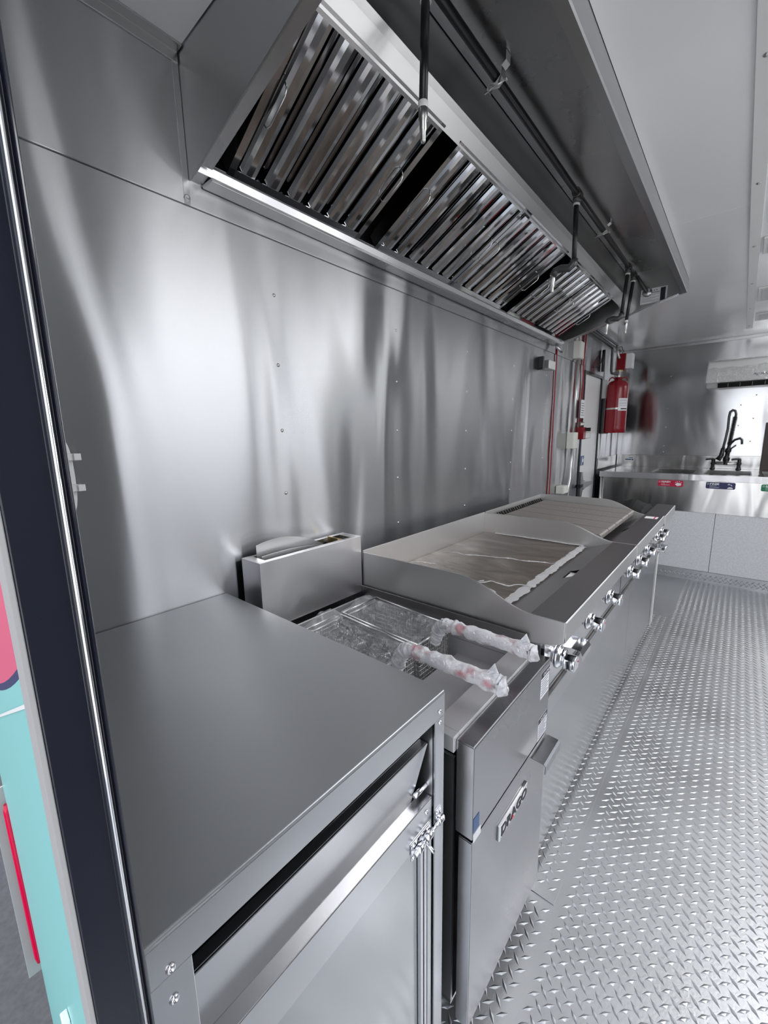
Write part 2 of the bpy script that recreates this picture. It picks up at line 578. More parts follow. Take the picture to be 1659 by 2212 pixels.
# the tread plate turned along the foot of the equipment, one sheet proud of the floor
bl = MB()
bl.box(0.655, 0.755, 0.93, 3.16, 0.0002, 0.0022)
treads(bl, 0.66, 0.755, 0.95, 3.14, 0.0315, 0.028, 0.008, 0.0012, lambda x, y, h: (x, y, h + 0.0023))
struct('baseboard_left', bl, M['tread'])
bf = MB()
bf.box(0.0, 2.1, 4.075, 4.088, 0.0002, 0.082)
treads(bf, 0.5, 2.1, 0.006, 0.080, 0.0315, 0.030, 0.009, 0.0032, lambda x, y, h: (x, 4.0749 - h, y))
struct('baseboard_far', bf, M['tread'])

wl = MB()
wl.box(-0.05, 0.0, 0.06, 3.638, 0.0, 1.717)
wl.box(-0.05, 0.004, 0.06, 3.638, 1.7171, 2.03)
wl.box(-0.05, 0.0, 3.638, 4.19, 1.69, 2.03)
wl.box(-0.05, 0.0, 4.19, YF, 0.0, 2.03)
wall_l = struct('wall_left', wl, M['wall'], bevel=0.0015)
for y, zs in ((0.726, (1.58, 1.40, 1.222, 1.042)), (1.252, (1.58, 1.40, 1.222, 1.042, 0.864)), (1.774, (1.577, 1.399, 1.219, 1.039, 0.86)),
              (2.292, (1.572, 1.393, 1.22, 1.04, 0.883)), (2.80, (1.57, 1.39, 1.22, 1.04)), (3.25, (1.57, 1.39, 1.04))):
    for z in zs:
        b = MB().lathe([(0.0, 0.0025), (0.0026, 0.0022), (0.0048, 0.0006), (0.0050, 0.0)], (0.0, y, z), (1, 0, 0), 12)
        P('rivet', b, M['zinc'], wall_l)
b = MB().lathe([(0.0, 0.0), (0.0028, 0.0), (0.0034, 0.003), (0.006, 0.003), (0.0065, 0.0)], (0.004, 0.506, 1.73), (1, 0, 0), 16)
P('rivet', b, M['zinc'], wall_l)
# joints of the wall sheets
b = MB().box(0.004, 0.0052, 0.500, 0.513, 1.7171, 2.005)
P('sheet_joint', b, M['flash'], wall_l)

ce = MB()
ce.box(0.693, XR + 0.05, 0.06, YF, ZC, ZC + 0.02)
ce.box(-0.05, 0.693, 0.06, 0.512, ZC, ZC + 0.02)
ce.box(-0.05, 0.693, 2.944, YF, ZC, ZC + 0.02)
ceil = struct('ceiling', ce, M['ceil'])
P('roof_skin', MB().box(-0.07, XR + 0.07, 0.034, YF + 0.07, 2.150, 2.165), M['white'], ceil)
b = MB().box(0.70, 0.936, 2.158, 2.160, ZC - 0.0008, ZC - 0.0001)
P('sheet_joint', b, M['white'], ceil)
b = MB()
b.box(0.936, 0.975, 0.07, 4.62, ZC - 0.006, ZC - 0.0002)
t1 = struct('trim_1', b, M['white'], bevel=0.0015)
for y in (0.35, 0.98, 1.36, 1.99, 2.62, 3.25, 3.88, 4.5):
    P('screw', MB().lathe([(0.0, 0.0032), (0.005, 0.0024), (0.007, 0.0)], (0.955, y, ZC - 0.0062), (0, 0, -1), 12), M['zinc'], t1)
b = MB().prism([(YF, ZC), (YF - 0.03, ZC), (YF - 0.03, ZC - 0.004), (YF - 0.004, ZC - 0.004), (YF - 0.004, ZC - 0.028), (YF, ZC - 0.028)], 0.002, 2.1, 'x')
struct('trim_2', b, M['flash'], bevel=0.001)
b = MB().prism([(0.004, ZC), (0.03, ZC), (0.03, ZC - 0.004), (0.008, ZC - 0.004), (0.008, ZC - 0.024), (0.004, ZC - 0.024)], 0.066, 0.512)
struct('trim_3', b, M['hood'], bevel=0.0008)

b = MB().box(-0.05, XR + 0.05, YF, YF + 0.05, 0.0, 2.03)
wall_f = struct('wall_far', b, M['farwall'])
for x, zs in ((0.42, (1.72, 1.60, 1.42, 1.24, 1.06, 1.0)), (0.965, (1.72, 1.60, 1.42, 1.24, 1.06)), (1.06, (1.50, 1.30, 1.10))):
    for z in zs:
        P('rivet', MB().lathe([(0.0, 0.003), (0.003, 0.0025), (0.0055, 0.0)], (x, YF, z), (0, -1, 0), 10), M['zinc'], wall_f)

b = MB()
b.box(XR, XR + 0.05, 0.06, 0.88, 0.0, 2.03, 0)
b.box(XR, XR + 0.05, 3.40, YF, 0.0, 2.03, 0)
b.box(XR, XR + 0.05, 0.88, 3.40, 0.0, 0.86, 1)
b.box(XR, XR + 0.05, 0.88, 3.40, 1.90, 2.03, 1)
b.box(XR - 0.02, XR + 0.05, 1.99, 2.16, 0.0, 2.0, 0).box(XR - 0.02, XR + 0.05, 2.86, 3.20, 0.0, 2.0, 0)
b.box(XR, XR + 0.05, 3.44, 3.46, 0.0, 2.0, 0)
struct('wall_right', b, [plain('satin_grey_wall_sheet', (0.42, 0.425, 0.43), 0.35, 0.3), plain('grey_counter_front', (0.22, 0.225, 0.23), 0.45)])

# rear wall: door jamb in gloss black with a seal, wrapped outside face
b = MB()
b.prism([(-0.06, 0.0425), (0.690, 0.0340), (0.690, 0.0640), (-0.05, 0.0640)], -0.02, 2.06, 'z', 0)
b.box(1.52, XR + 0.05, 0.034, 0.064, -0.02, 2.06, 0)
b.box(0.690, 1.52, 0.034, 0.064, 1.99, 2.06, 0)
struct('wall_rear', b, M['hood'])
wr = MB()
# outside skin, pink above a curve and teal below
n = 16
xs = [-0.062 + 0.745 * i / n for i in range(n + 1)]
def yo(x): return 0.0340 + (0.690 - x) / 0.75 * 0.0085 - 0.0012
def zc(x): return 0.748 + 0.47 * x + 0.25 * (x - 0.43) * (x - 0.62)
for i in range(n):
    x0, x1 = xs[i], xs[i + 1]
    for zz0, zz1, mi in (((-0.25, -0.25), (zc(x0) - 0.008, zc(x1) - 0.008), 0), ((zc(x0) - 0.008,zc(x1) - 0.008), (zc(x0), zc(x1)), 2), ((zc(x0), zc(x1)), (2.06, 2.06), 1)):
        wr.add([(x0, yo(x0), zz0[0]), (x1, yo(x1), zz0[1]), (x1, yo(x1), zz1[1]), (x0, yo(x0), zz1[0])], [(0, 1, 2, 3)], mi)
for i in range(n):
    x0, x1 = xs[i], xs[i + 1]
    wr.add([(x0, yo(x0) - .0008, 0.698 + .5 * x0), (x1, yo(x1) - .0008, 0.698 + .5 * x1), (x1, yo(x1) - .0008, 0.7015 + .5 * x1), (x0, yo(x0) - .0008, 0.7015 + .5 * x0)], [(0, 1, 2, 3)], 3)
wrap = struct('trim_4', wr, [M['teal'], M['pink'], M['rinseblue'], M['white']])
# jamb with its folds
jb = MB()
jb.prism([(0.690, 0.0325), (0.7005, 0.0325), (0.7010, 0.0330), (0.7010, 0.0560), (0.7035, 0.0568), (0.7045, 0.0585), (0.7015, 0.0600),
          (0.7015, 0.0618), (0.7040, 0.0630), (0.7035, 0.0645), (0.7000, 0.0655), (0.690, 0.0655)], -0.02, 1.99, 'z')
dj = struct('door_2', jb, M['gloss_black'], bevel=0.0004)
P('door_seal', MB().prism([(0.684, 0.0282), (0.6995, 0.0290), (0.7000, 0.0324), (0.684, 0.0324)], -0.02, 1.99, 'z'), M['rubber'], dj, 0.0006)
P('highlight_bead', MB().prism([(0.7046 + .0013 * math.cos(a * PI / 4), 0.0587 + .0013 * math.sin(a * PI / 4)) for a in range(8)], -0.02, 1.96, 'z', 0, True), M['knob'], dj)  # bead added to imitate the sky highlight along the jamb edge
P('door_head', MB().box(0.7046, 1.515, 0.0325, 0.0655, 1.965, 1.989), M['gloss_black'], dj)
P('door_jamb', MB().box(1.505, 1.519, 0.0325, 0.0655, -0.02, 1.96), M['gloss_black'], dj)

# outside ground
b = MB().box(-14, 1.0, -14, 14, -0.70, -0.66, 0).box(1.0, 14, -14, 14, -0.70, -0.66, 1)
struct('ground', b, [M['asphalt'], M['concrete']])

# side door in the cooking wall (white, in a black frame)
b = MB()
b.box(-0.030, -0.006, 3.665, 4.165, 0.02, 1.665)
d1 = struct('door_1', b, M['white'], bevel=0.002)
fr = MB()
fr.box(-0.04, 0.006, 3.640, 3.662, 0.0, 1.69).box(-0.04, 0.006, 4.168, 4.19, 0.0, 1.69).box(-0.04, 0.006, 3.662, 4.168, 1.668, 1.69)
P('door_frame', fr, M['gloss_black'], d1, 0.001)
b = MB()
b.prism([(3.675, 0.66), (3.700, 0.66), (3.72, 0.72), (3.785, 0.73), (3.785, 0.80), (3.72, 0.81), (3.700, 0.88), (3.675, 0.88)], 0.0, 0.022, 'x')
la = P('latch', b, M['zinc'], d1, 0.002)
P('latch_lever', MB().prism([(3.72, 0.74), (3.95, 0.755), (3.95, 0.785), (3.72, 0.80)], 0.022, 0.036, 'x'), M['galv'], la, 0.002)
P('latch_bolt', MB().box(0.003, 0.03, 3.62, 3.69, 0.752, 0.78), M['black'], la, 0.001)
P('blue_sticker', MB().box(-0.006, -0.0052, 3.70, 3.80, 0.93, 1.01), M['blue'], d1)
P('sticker_print', MB().prism([(3.735, 0.935), (3.748, 0.935), (3.765, 1.0), (3.75, 1.0)], -0.0052, -0.0046, 'x').box(-0.0052, -0.0046, 3.76, 3.79, 0.957, 0.985), M['paper'], d1)

# white kick boards under the sinks
b = MB()
b.box(0.0, 0.905, 4.090, 4.105, 0.083, 0.60).box(0.908, 2.1, 4.090, 4.105, 0.083, 0.60)
struct('trim_5', b, M['board'])
b = MB().box(1.150, 1.22, YF - 0.06, YF - 0.001, 0.852, 1.26)
struct('trim_6', b, M['brown'], bevel=0.002)

# ------------------------------------------------------------------ exhaust hood
H0, H1 = 0.514, 2.942
hood = thing('exhaust_hood', (0.34, 1.73, 1.77), 'long stainless exhaust hood over the fryer, griddle and grill', 'exhaust hood')
endp = [(0.004, 1.768), (0.045, 1.775), (0.655, 1.9385), (0.690, 1.944), (0.690, 2.009), (0.662, 2.13), (0.004, 2.13)]
for y0, lip0, lip1 in ((H0, H0 + 0.004, H0 + 0.030), (H1 - 0.004, H1 - 0.030, H1 - 0.004)):
    b = MB().prism(endp, y0, y0 + 0.004)
    ep = P('end_panel', b, M['hood'], hood, 0.0008)
    b = MB().prism([(0.055, 1.781), (0.655, 1.941), (0.655, 1.944), (0.055, 1.784)], lip0, lip1)
    P('bottom_flange', b, M['flash'], ep, 0.0006)
b = MB()
b.sheet([(0.666, 1.9445), (0.690, 1.9445), (0.692, 1.950), (0.692, 2.009)], H0 + 0.004, H1 - 0.004, 0.0015)
b.sheet([(0.688, 1.951), (0.670, 1.951), (0.670, 2.13)], H0 + 0.004, H1 - 0.004, 0.0015)
P('front_panel', b, M['hood'], hood)
b = MB().box(0.39, 0.672, H0 + 0.004, H1 - 0.004, 2.105, 2.109)
P('top_panel', b, M['hood_in'], hood)
b = MB().sheet([(0.352, 1.950), (0.376, 1.984), (0.386, 1.996), (0.388, 2.105)], H0 + 0.004, H1 - 0.004, 0.002)
P('filter_rail', b, M['hood'], hood)
b = MB()
b.sheet([(0.004, 1.770), (0.040, 1.7735), (0.046, 1.790), (0.052, 1.792)], H0 + 0.004, H1 - 0.004, 0.002)
b.box(0.008, 0.050, H0 + 0.03, H1 - 0.03, 1.762, 1.7695)
P('grease_trough', b, M['flash'], hood, 0.0006)
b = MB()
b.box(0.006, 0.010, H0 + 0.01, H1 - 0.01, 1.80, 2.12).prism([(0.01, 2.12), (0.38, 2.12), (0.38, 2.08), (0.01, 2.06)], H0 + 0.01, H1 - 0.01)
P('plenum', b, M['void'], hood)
# approval label on the far end panel
lb = MB().box(0.470, 0.598, H1 - 0.0052, H1 - 0.0042, 1.925, 2.003)
lab = P('rating_label', lb, M['paper'], hood)
yl = H1 - 0.0056
b = MB().box(0.566, 0.590, yl - 0.0004, yl, 1.930, 1.998)
P('black_panel', b, M['ink'], lab)
b = MB().box(0.474, 0.562, yl - 0.0004, yl, 1.978, 1.982)
for i, z in enumerate((1.971, 1.966, 1.961, 1.955, 1.950, 1.944, 1.939, 1.934)):
    b.box(0.474, 0.562 - 0.02 * (i % 3), yl - 0.0004, yl, z, z + 0.0016)
for x in (0.52, 0.532, 0.544):
    b.box(x, x + 0.006, yl - 0.0004, yl, 1.988, 1.994)
P('print_lines', b, M['greyink'], lab)

# baffle filters: a frame with two rows of interleaved channels, tilted in the hood
FX0, FZ0 = 0.050, 1.790
FL = 0.352
FA = math.atan2(1.958 - FZ0, 0.362 - FX0)
def fmap(s, y, n):
    return (FX0 + s * math.cos(FA) - n * math.sin(FA), y, FZ0 + s * math.sin(FA) + n * math.cos(FA))
def tray(mb, line, s0, s1, th, mi=0):
    """folded channel: line is (y, n) pushed along the slope"""
    k = len(mb.v)
    t = MB().sheet(line, s0, s1, th, 'x', mi, False)
    t.v = [fmap(p[0], p[1], p[2]) for p in t.v]
    mb.add(t.v, t.f, mi, False)
def slab(mb, s0, s1, y0, y1, n0, n1):
    t = MB().box(s0, s1, y0, y1, n0, n1)
    mb.add([fmap(*p) for p in t.v], t.f)
def make_filter(y0, wdt, nb, label):
    r = thing('baffle_filter', (0.21, y0 + wdt / 2, 1.88), label, 'filter', 'chrome baffle filters in the hood')
    b = MB()
    for (s0, s1, a, c) in ((0, 0.018, y0, y0 + wdt), (FL - 0.018, FL, y0, y0 + wdt), (0, FL, y0, y0 + 0.016), (0, FL, y0 + wdt - 0.016, y0 + wdt)):
        slab(b, s0, s1, a, c, 0.0, 0.003)
        slab(b, s0, s1, a, c, 0.042, 0.045)
    slab(b, 0.0, 0.003, y0, y0 + wdt, 0.003, 0.042)
    slab(b, FL - 0.003, FL, y0, y0 + wdt, 0.003, 0.042)
    slab(b, 0.0, FL, y0, y0 + 0.002, 0.003, 0.042)
    slab(b, 0.0, FL, y0 + wdt - 0.002, y0 + wdt, 0.003, 0.042)
    P('filter_frame', b, M['chrome'], r)
    p = (wdt - 0.03) / nb
    lo, hi = MB(), MB()
    for i in range(nb):
        c = y0 + 0.015 + (i + 0.5) * p
        h = p * 0.36
        ln = [(c - h - 0.003, 0.030), (c - h, 0.024), (c - h, 0.010), (c - h * 0.72, 0.0035), (c - h * .3, 0.0012), (c + h * .3, 0.0012), (c + h * 0.72, 0.0035), (c + h, 0.010), (c + h, 0.024), (c + h + 0.003, 0.030)]
        tray(lo, ln, 0.006, FL - 0.004, 0.0012)
    for i in range(nb + 1):
        c = y0 + 0.015 + i * p
        h = p * 0.36
        a0, a1 = max(c - h, y0 + 0.004), min(c + h, y0 + wdt - 0.004)
        tray(hi, [(a0, 0.016), (a0, 0.030), (a0 + 0.005, 0.036), (a1 - 0.005, 0.036), (a1, 0.030), (a1, 0.016)], 0.006, FL - 0.004, 0.0012)
    P('baffles', lo, M['chrome'], r)
    P('rear_baffles', hi, M['chrome'], r)
    for yy in (y0 + 0.028, y0 + wdt - 0.028):
        pts = [fmap(0.13, yy, 0.0), fmap(0.132, yy, -0.012), fmap(0.142, yy, -0.020), fmap(0.205, yy, -0.020), fmap(0.215, yy, -0.012), fmap(0.217, yy, 0.0)]
        P('handle', MB().tube(pts, 0.0018, 8), M['wire'], r)
    return r
make_filter(0.580, 0.430, 6, 'baffle filter nearest the camera, left of the wide black gap')
make_filter(1.083, 0.449, 6, 'baffle filter just beyond the wide black gap')
make_filter(1.536, 0.449, 6, 'baffle filter in the middle of the hood, before the narrow gap')
make_filter(2.062, 0.368, 5, 'baffle filter just beyond the narrow black gap, behind the bent nozzle')
make_filter(2.434, 0.368, 5, 'baffle filter at the far end of the hood')

# fire-suppression pipework in the hood
PX, PZ = 0.446, 2.068
sup = thing('suppression_pipe', (PX, 1.8, 2.05), 'black fire suppression pipe along the hood with four dropping nozzles', 'pipe')
P('main_pipe', MB().tube([(PX, 0.53, PZ), (PX, 2.91, PZ)], 0.0105, 16), M['black'], sup)
P('feed_pipe', MB().tube([(PX + 0.012, 2.86, PZ - 0.006), (PX + 0.052, 2.905, 1.99), (PX + 0.056, 2.934, 1.985)], 0.0085, 12), M['iron'], sup)
P('wall_flange', MB().lathe([(0.0, 0.0), (0.024, 0.0), (0.024, 0.006), (0.014, 0.012), (0.0, 0.012)], (PX + 0.056, 2.936, 1.985), (0, -1, 0), 16), M['zinc'], sup)
def nozzle(o, par, d=(0, 0, -1)):
    nz = P('nozzle', MB().lathe([(0.0, 0), (0.0085, 0), (0.0095, 0.003), (0.0095, 0.020), (0.0075, 0.024), (0.0075, 0.040), (0.0055, 0.042), (0.0055, 0.058), (0.004, 0.062), (0, 0.062)], o, d, 12), M['zinc'], par)
    P('white_tape', MB().lathe([(0.0098, -0.001), (0.0102, 0.0), (0.0102, 0.010), (0.0098, 0.011)], (o[0], o[1], o[2] + 0.009), d, 14), M['white'], nz)
def drop(y, x1, y1, z1, bend=None, r=0.0088):
    top = (PX, y, PZ)
    te = P('tee', MB().tube([(PX, y - 0.020, PZ), (PX, y + 0.020, PZ)], 0.0155, 14).tube([(PX, y, PZ), (PX - 0.001, y, PZ - 0.030)], 0.0145, 14), M['iron'], sup)
    P('white_tape', MB().tube([(PX - 0.001, y, PZ - 0.030), (PX - 0.002, y, PZ - 0.038)], 0.0115, 14), M['white'], te)
    P('drop_pipe', MB().tube([(PX - 0.002, y, PZ - 0.03), (x1, y1, z1)], r, 14), M['black'], sup)
    if bend is None:
        nozzle((x1, y1, z1), sup)
    else:
        (bx, by) = bend
        e = (x1 + bx, y1 + by, z1 - 0.018)
        P('swivel_elbow', MB().tube([(x1, y1, z1 + 0.006), (x1, y1, z1 - 0.008), (x1 + bx * .25, y1 + by * .25, z1 - 0.020), (x1 + bx * .7, y1 + by * .7, z1 - 0.014), e, (e[0] + bx * .12, e[1] + by * .12, e[2] - 0.016)], 0.0125, 14,
                                  rf=lambda u: 1.12 if (int(u * 10) % 2 == 0) else 0.9), M['iron'], sup)
        nozzle((e[0] + bx * .12, e[1] + by * .12, e[2] - 0.014), sup)
drop(0.800, 0.440, 0.797, 1.853)
drop(1.775, 0.449, 1.770, 1.838, (-0.068, 0.0))
drop(2.690, 0.427, 2.700, 1.836, (-0.062, 0.0))
drop(2.835, 0.425, 2.838, 1.822)
for y in (1.10, 2.14):
    pc = thing('pipe_clamp', (PX, y, PZ), 'zinc strut clamp on the hood pipe, %s' % ('nearest the camera' if y < 2 else 'halfway to the far nozzles'), 'clamp', 'pipe clamps under the hood top')
    b = MB()
    for dy in (-0.006,):
        b.sheet([(PX + 0.030, 2.104), (PX + 0.030, 2.085), (PX + 0.018, 2.078), (PX + 0.0165, 2.060), (PX + 0.004, 2.050), (PX - 0.014, 2.055), (PX - 0.020, 2.044)], y - 0.011, y + 0.011, 0.0018)
    P('strap', b, M['zinc'], pc, 0.0004)
    P('bolt', MB().tube([(PX + 0.030, y, 2.052), (PX - 0.030, y, 2.046)], 0.0026, 8).lathe([(0, 0), (0.006, 0), (0.006, 0.004), (0, 0.004)], (PX + 0.027, y, 2.052), (1, 0, 0), 6), M['zinc'], pc)

# ------------------------------------------------------------------ prep table
TZ = 0.800
tb = thing('prep_table', (0.34, 0.29, 0.0), 'stainless prep table with a dark smooth top in the foreground', 'table')
b = MB().box(0.003, 0.680, 0.0685, 0.515, 0.768, TZ)
P('tabletop', b, M['top'], tb, 0.0022, seg=3)
b = MB().box(0.668, 0.6805, 0.0690, 0.5146, 0.7565, 0.7960)
P('front_apron', b, M['tsteel'], tb, 0.001)
for y0, y1 in ((0.0688, 0.104), (0.488, 0.5148)):
    b = MB()
    b.box(0.676, 0.6795, y0, y1, 0.02, 0.7560)
    b.box(0.640, 0.6755, (y0 if y0 < 0.2 else y1 - 0.003), (y0 + 0.003 if y0 < 0.2 else y1), 0.02, 0.7560)
    P('leg', b, M['tsteel'], tb, 0.0008)
for y in (0.03, 0.0):
    pass
for y0, y1 in ((0.07, 0.104), (0.488, 0.514)):
    P('leg', MB().box(0.006, 0.036, y0, y1, 0.02, 0.766), M['tsteel'], tb, 0.0008)
def rivet(x, y, z, par, r=0.0042):
    P('rivet', MB().lathe([(0.0, 0.0008), (r * .35, 0.0008), (r * .45, 0.0024), (r * .9, 0.0016), (r, 0.0)], (x, y, z), (1, 0, 0), 16), M['knob'], par)
for y, z in ((0.086, 0.7630), (0.086, 0.7290)):
    rivet(0.6806 if z > 0.757 else 0.6796, y, z, tb)
for y, z in ((0.500, 0.7690), (0.502, 0.7480)):
    rivet(0.6806 if z > 0.757 else 0.6796, y, z, tb)
# tipped drawer front in the opening
b = MB()
b.add([(0.668, 0.106, 0.7155), (0.668, 0.4845, 0.7155), (0.652, 0.446, 0.590), (0.652, 0.106, 0.590),
       (0.664, 0.106, 0.7155), (0.664, 0.4845, 0.7155), (0.648, 0.446, 0.590), (0.648, 0.106, 0.590)],
      [(0, 1, 2, 3), (4, 7, 6, 5), (0, 4, 5, 1), (1, 5, 6, 2), (2, 6, 7, 3), (3, 7, 4, 0)])
b.box(0.652, 0.6655, 0.106, 0.4845, 0.7140, 0.7157)
P('drawer_front', b, M['tsteel'], tb, 0.0008)
P('drawer_side', MB().add([(0.655, 0.4868, 0.755), (0.6755, 0.4868, 0.755), (0.6755, 0.4868, 0.60), (0.640, 0.4868, 0.60)], [(0, 1, 2, 3)]), M['fbright'], tb)
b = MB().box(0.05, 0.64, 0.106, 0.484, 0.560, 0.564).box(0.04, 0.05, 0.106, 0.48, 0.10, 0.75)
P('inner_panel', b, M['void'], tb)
dr = MB()
y0, y1, zt, zb = 0.110, 0.4855, 0.620, 0.06
dr.box(0.655, 0.6755, y0, y1, zt - 0.060, zt).box(0.655, 0.6755, y0, y1, zb, zb + 0.03)
dr.box(0.655, 0.6755, y0, y0 + 0.03, zb + 0.03, zt - 0.060).box(0.655, 0.6755, y1 - 0.012, y1, zb + 0.03, zt - 0.060)
door = P('cabinet_door', dr, M['tsteel'], tb, 0.0012)
P('door_panel', MB().box(0.657, 0.664, y0 + 0.03, y1 - 0.028, zb + 0.03, zt - 0.06), M['lpanel'], door)
P('door_edge', MB().box(0.660, 0.672, y1 - 0.026, y1 - 0.020, zb + 0.03, zt - 0.061).box(0.660, 0.674, y1 - 0.018, y1 - 0.0125, zb + 0.03, zt - 0.061), M['fbright'], door, 0.0008)
rivet(0.6756, 0.470, 0.603, door, 0.004)
P('hinge_pin', MB().lathe([(0.0, 0), (0.0042, 0), (0.0042, 0.030), (0, 0.030)], (0.662, 0.4555, 0.634), (0, 1, 0.0), 12), M['knob'], door)
# barrel bolt across the door edge
bo = P('barrel_bolt', MB().box(0.6757, 0.6775, 0.426, 0.478, 0.548, 0.578).box(0.6797, 0.6812, 0.489, 0.505, 0.560, 0.592), M['knob'], door, 0.0006)
P('bolt_rod', MB().tube([(0.6835, 0.428, 0.563), (0.6850, 0.505, 0.575)], 0.0036, 12), M['knob'], bo)
P('bolt_guide', MB().tube([(0.6835, 0.434, 0.564), (0.6838, 0.450, 0.5665)], 0.0060, 12).tube([(0.6838, 0.457, 0.5675), (0.6842, 0.474, 0.570)], 0.0060, 12).tube([(0.6845, 0.490, 0.573), (0.6848, 0.502, 0.5745)], 0.0062, 12), M['knob'], bo)
P('bolt_knob', MB().tube([(0.684, 0.4535, 0.567), (0.702, 0.4535, 0.560)], 0.0030, 10), M['knob'], bo)
for y, z in ((0.432, 0.552), (0.470, 0.573)):
    rivet(0.6776, y, z, bo, 0.0035)
rivet(0.6813, 0.4965, 0.5885, bo, 0.0035)

# ------------------------------------------------------------------ fryer
F0, F1 = 0.556, 0.925
fz = thing('deep_fryer', (0.35, 0.74, 0.0), 'stainless floor fryer standing between the prep table and the griddle', 'fryer')
# sides and base
b = MB()
b.box(0.09, 0.672, F0 + 0.004, F0 + 0.010, 0.08, 0.640).box(0.09, 0.672, F1 - 0.010, F1 - 0.004, 0.08, 0.640)
b.box(0.09, 0.096, F0 + 0.010, F1 - 0.010, 0.08, 0.64).box(0.09, 0.672, F0 + 0.004, F1 - 0.004, 0.075, 0.082)
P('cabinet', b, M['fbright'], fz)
for x in (0.14, 0.62):
    for y in (F0 + 0.05, F1 - 0.05):
        P('leg', MB().lathe([(0, 0), (0.018, 0), (0.018, 0.02), (0.013, 0.024), (0.016, 0.075), (0, 0.075)], (x, y, 0.0003), (0, 0, 1), 14), M['zinc'], fz)
# tank: rim, walls, step, deep well
TR = 0.690
ty0, ty1, tx0, tx1 = 0.548, 0.926, 0.112, 0.678
ix0, ix1, iy0, iy1 = 0.118, 0.628, 0.566, 0.912
b = MB()
b.box(tx0, tx1, ty0, iy0, 0.660, TR).box(tx0, tx1, iy1, ty1, 0.660, TR).box(ix1, tx1, iy0, iy1, 0.660, TR).box(tx0, ix0, iy0, iy1, 0.660, TR)
b.add([(ix0, iy0, .66), (ix1, iy0, .66), (ix1, iy0, .625), (.47, iy0, .615), (.45, iy0, .44), (ix0, iy0, .44),
       (ix0, iy1, .66), (ix1, iy1, .66), (ix1, iy1, .625), (.47, iy1, .615), (.45, iy1, .44), (ix0, iy1, .44)],
      [(0, 1, 2, 3, 4, 5), (6, 7, 8, 9, 10, 11), (1, 2, 8, 7), (2, 3, 9, 8), (3, 4, 10, 9), (4, 5, 11, 10), (5, 0, 6, 11)])
P('tank', b, M['vat'], fz, 0.0012)
# rounded front nosing and splash strip on the griddle side
b = MB().box(0.10, 0.655, 0.9265, 0.9295, 0.650, 0.722)
P('side_splash', b, M['ledge'], fz, 0.0006)
# flue box
b = MB()
fx0, fx1, fzt = 0.016, 0.100, 0.887
b.box(fx1 - 0.003, fx1, F0 + 0.003, 0.932, 0.700, fzt).box(fx0, fx0 + 0.003, F0 + 0.003, 0.932, 0.62, fzt)
b.box(fx0 + 0.003, fx1 - 0.003, F0 + 0.003, F0 + 0.006, 0.62, fzt).box(fx0 + 0.003, fx1 - 0.003, 0.929, 0.932, 0.62, fzt)
b.box(fx0 + 0.003, fx0 + 0.012, F0 + 0.006, 0.929, fzt - 0.003, fzt).box(fx1 - 0.016, fx1 - 0.003, F0 + 0.006, 0.929, fzt - 0.003, fzt)
b.box(fx0 + 0.012, fx1 - 0.016, F0 + 0.006, F0 + 0.030, fzt - 0.003, fzt).box(fx0 + 0.012, fx1 - 0.016, 0.905, 0.929, fzt - 0.003, fzt)
b.box(fx0 + 0.003, fx1 - 0.003, F0 + 0.006, 0.929, 0.70, 0.704)
flu = P('flue_box', b, M['fbright'], fz, 0.0006)
b = MB()
for xx, top in ((0.036, 0.050), (0.060, 0.018)):
    pts = []
    n = 14
    for i in range(n + 1):
        u = i / n
        pts.append((0.592 + u * 0.235, fzt - 0.012 + top * (math.sin(PI * min(1, u * 0.72 + 0.30)) ** 0.8)))
    pts = [(0.592, 0.80)] + pts + [(0.827, 0.80)]
    b.prism(pts, xx, xx + 0.0018, 'x')
P('flue_deflector', b, M['galv'], flu)
P('flue_bracket', MB().box(0.03, 0.075, 0.852, 0.855, 0.84, fzt + 0.004).box(0.03, 0.075, 0.855, 0.895, fzt - 0.012, fzt - 0.009), M['brass'], flu)
# upper front box
XF = 0.713
b = MB().prism([(0.6785, 0.683), (XF - 0.002, 0.6835), (XF, 0.681), (XF, 0.498), (0.6785, 0.498)], F0 + 0.001, F1, 'y')
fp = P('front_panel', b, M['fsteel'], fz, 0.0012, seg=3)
b = MB().box(0.680, XF - 0.001, F0 - 0.0004, F0 + 0.0008, 0.499, 0.681)
P('side_flange', b, M['fbright'], fp)
# door, very slightly behind
b = MB().prism([(0.685, 0.490), (XF - 0.001, 0.490), (XF - 0.001, 0.06), (0.685, 0.06)], F0 + 0.002, F1 - 0.001, 'y')
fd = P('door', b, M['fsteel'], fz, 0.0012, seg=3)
P('door_side', MB().box(0.686, XF - 0.002, F0 + 0.0005, F0 + 0.0019, 0.061, 0.489), M['fbright'], fd)
b = MB().sheet([(XF - 0.001, 0.482), (0.742, 0.480), (0.745, 0.477), (0.745, 0.458)], 0.826, 0.924, 0.0018)
P('handle', b, M['fsteel'], fd)
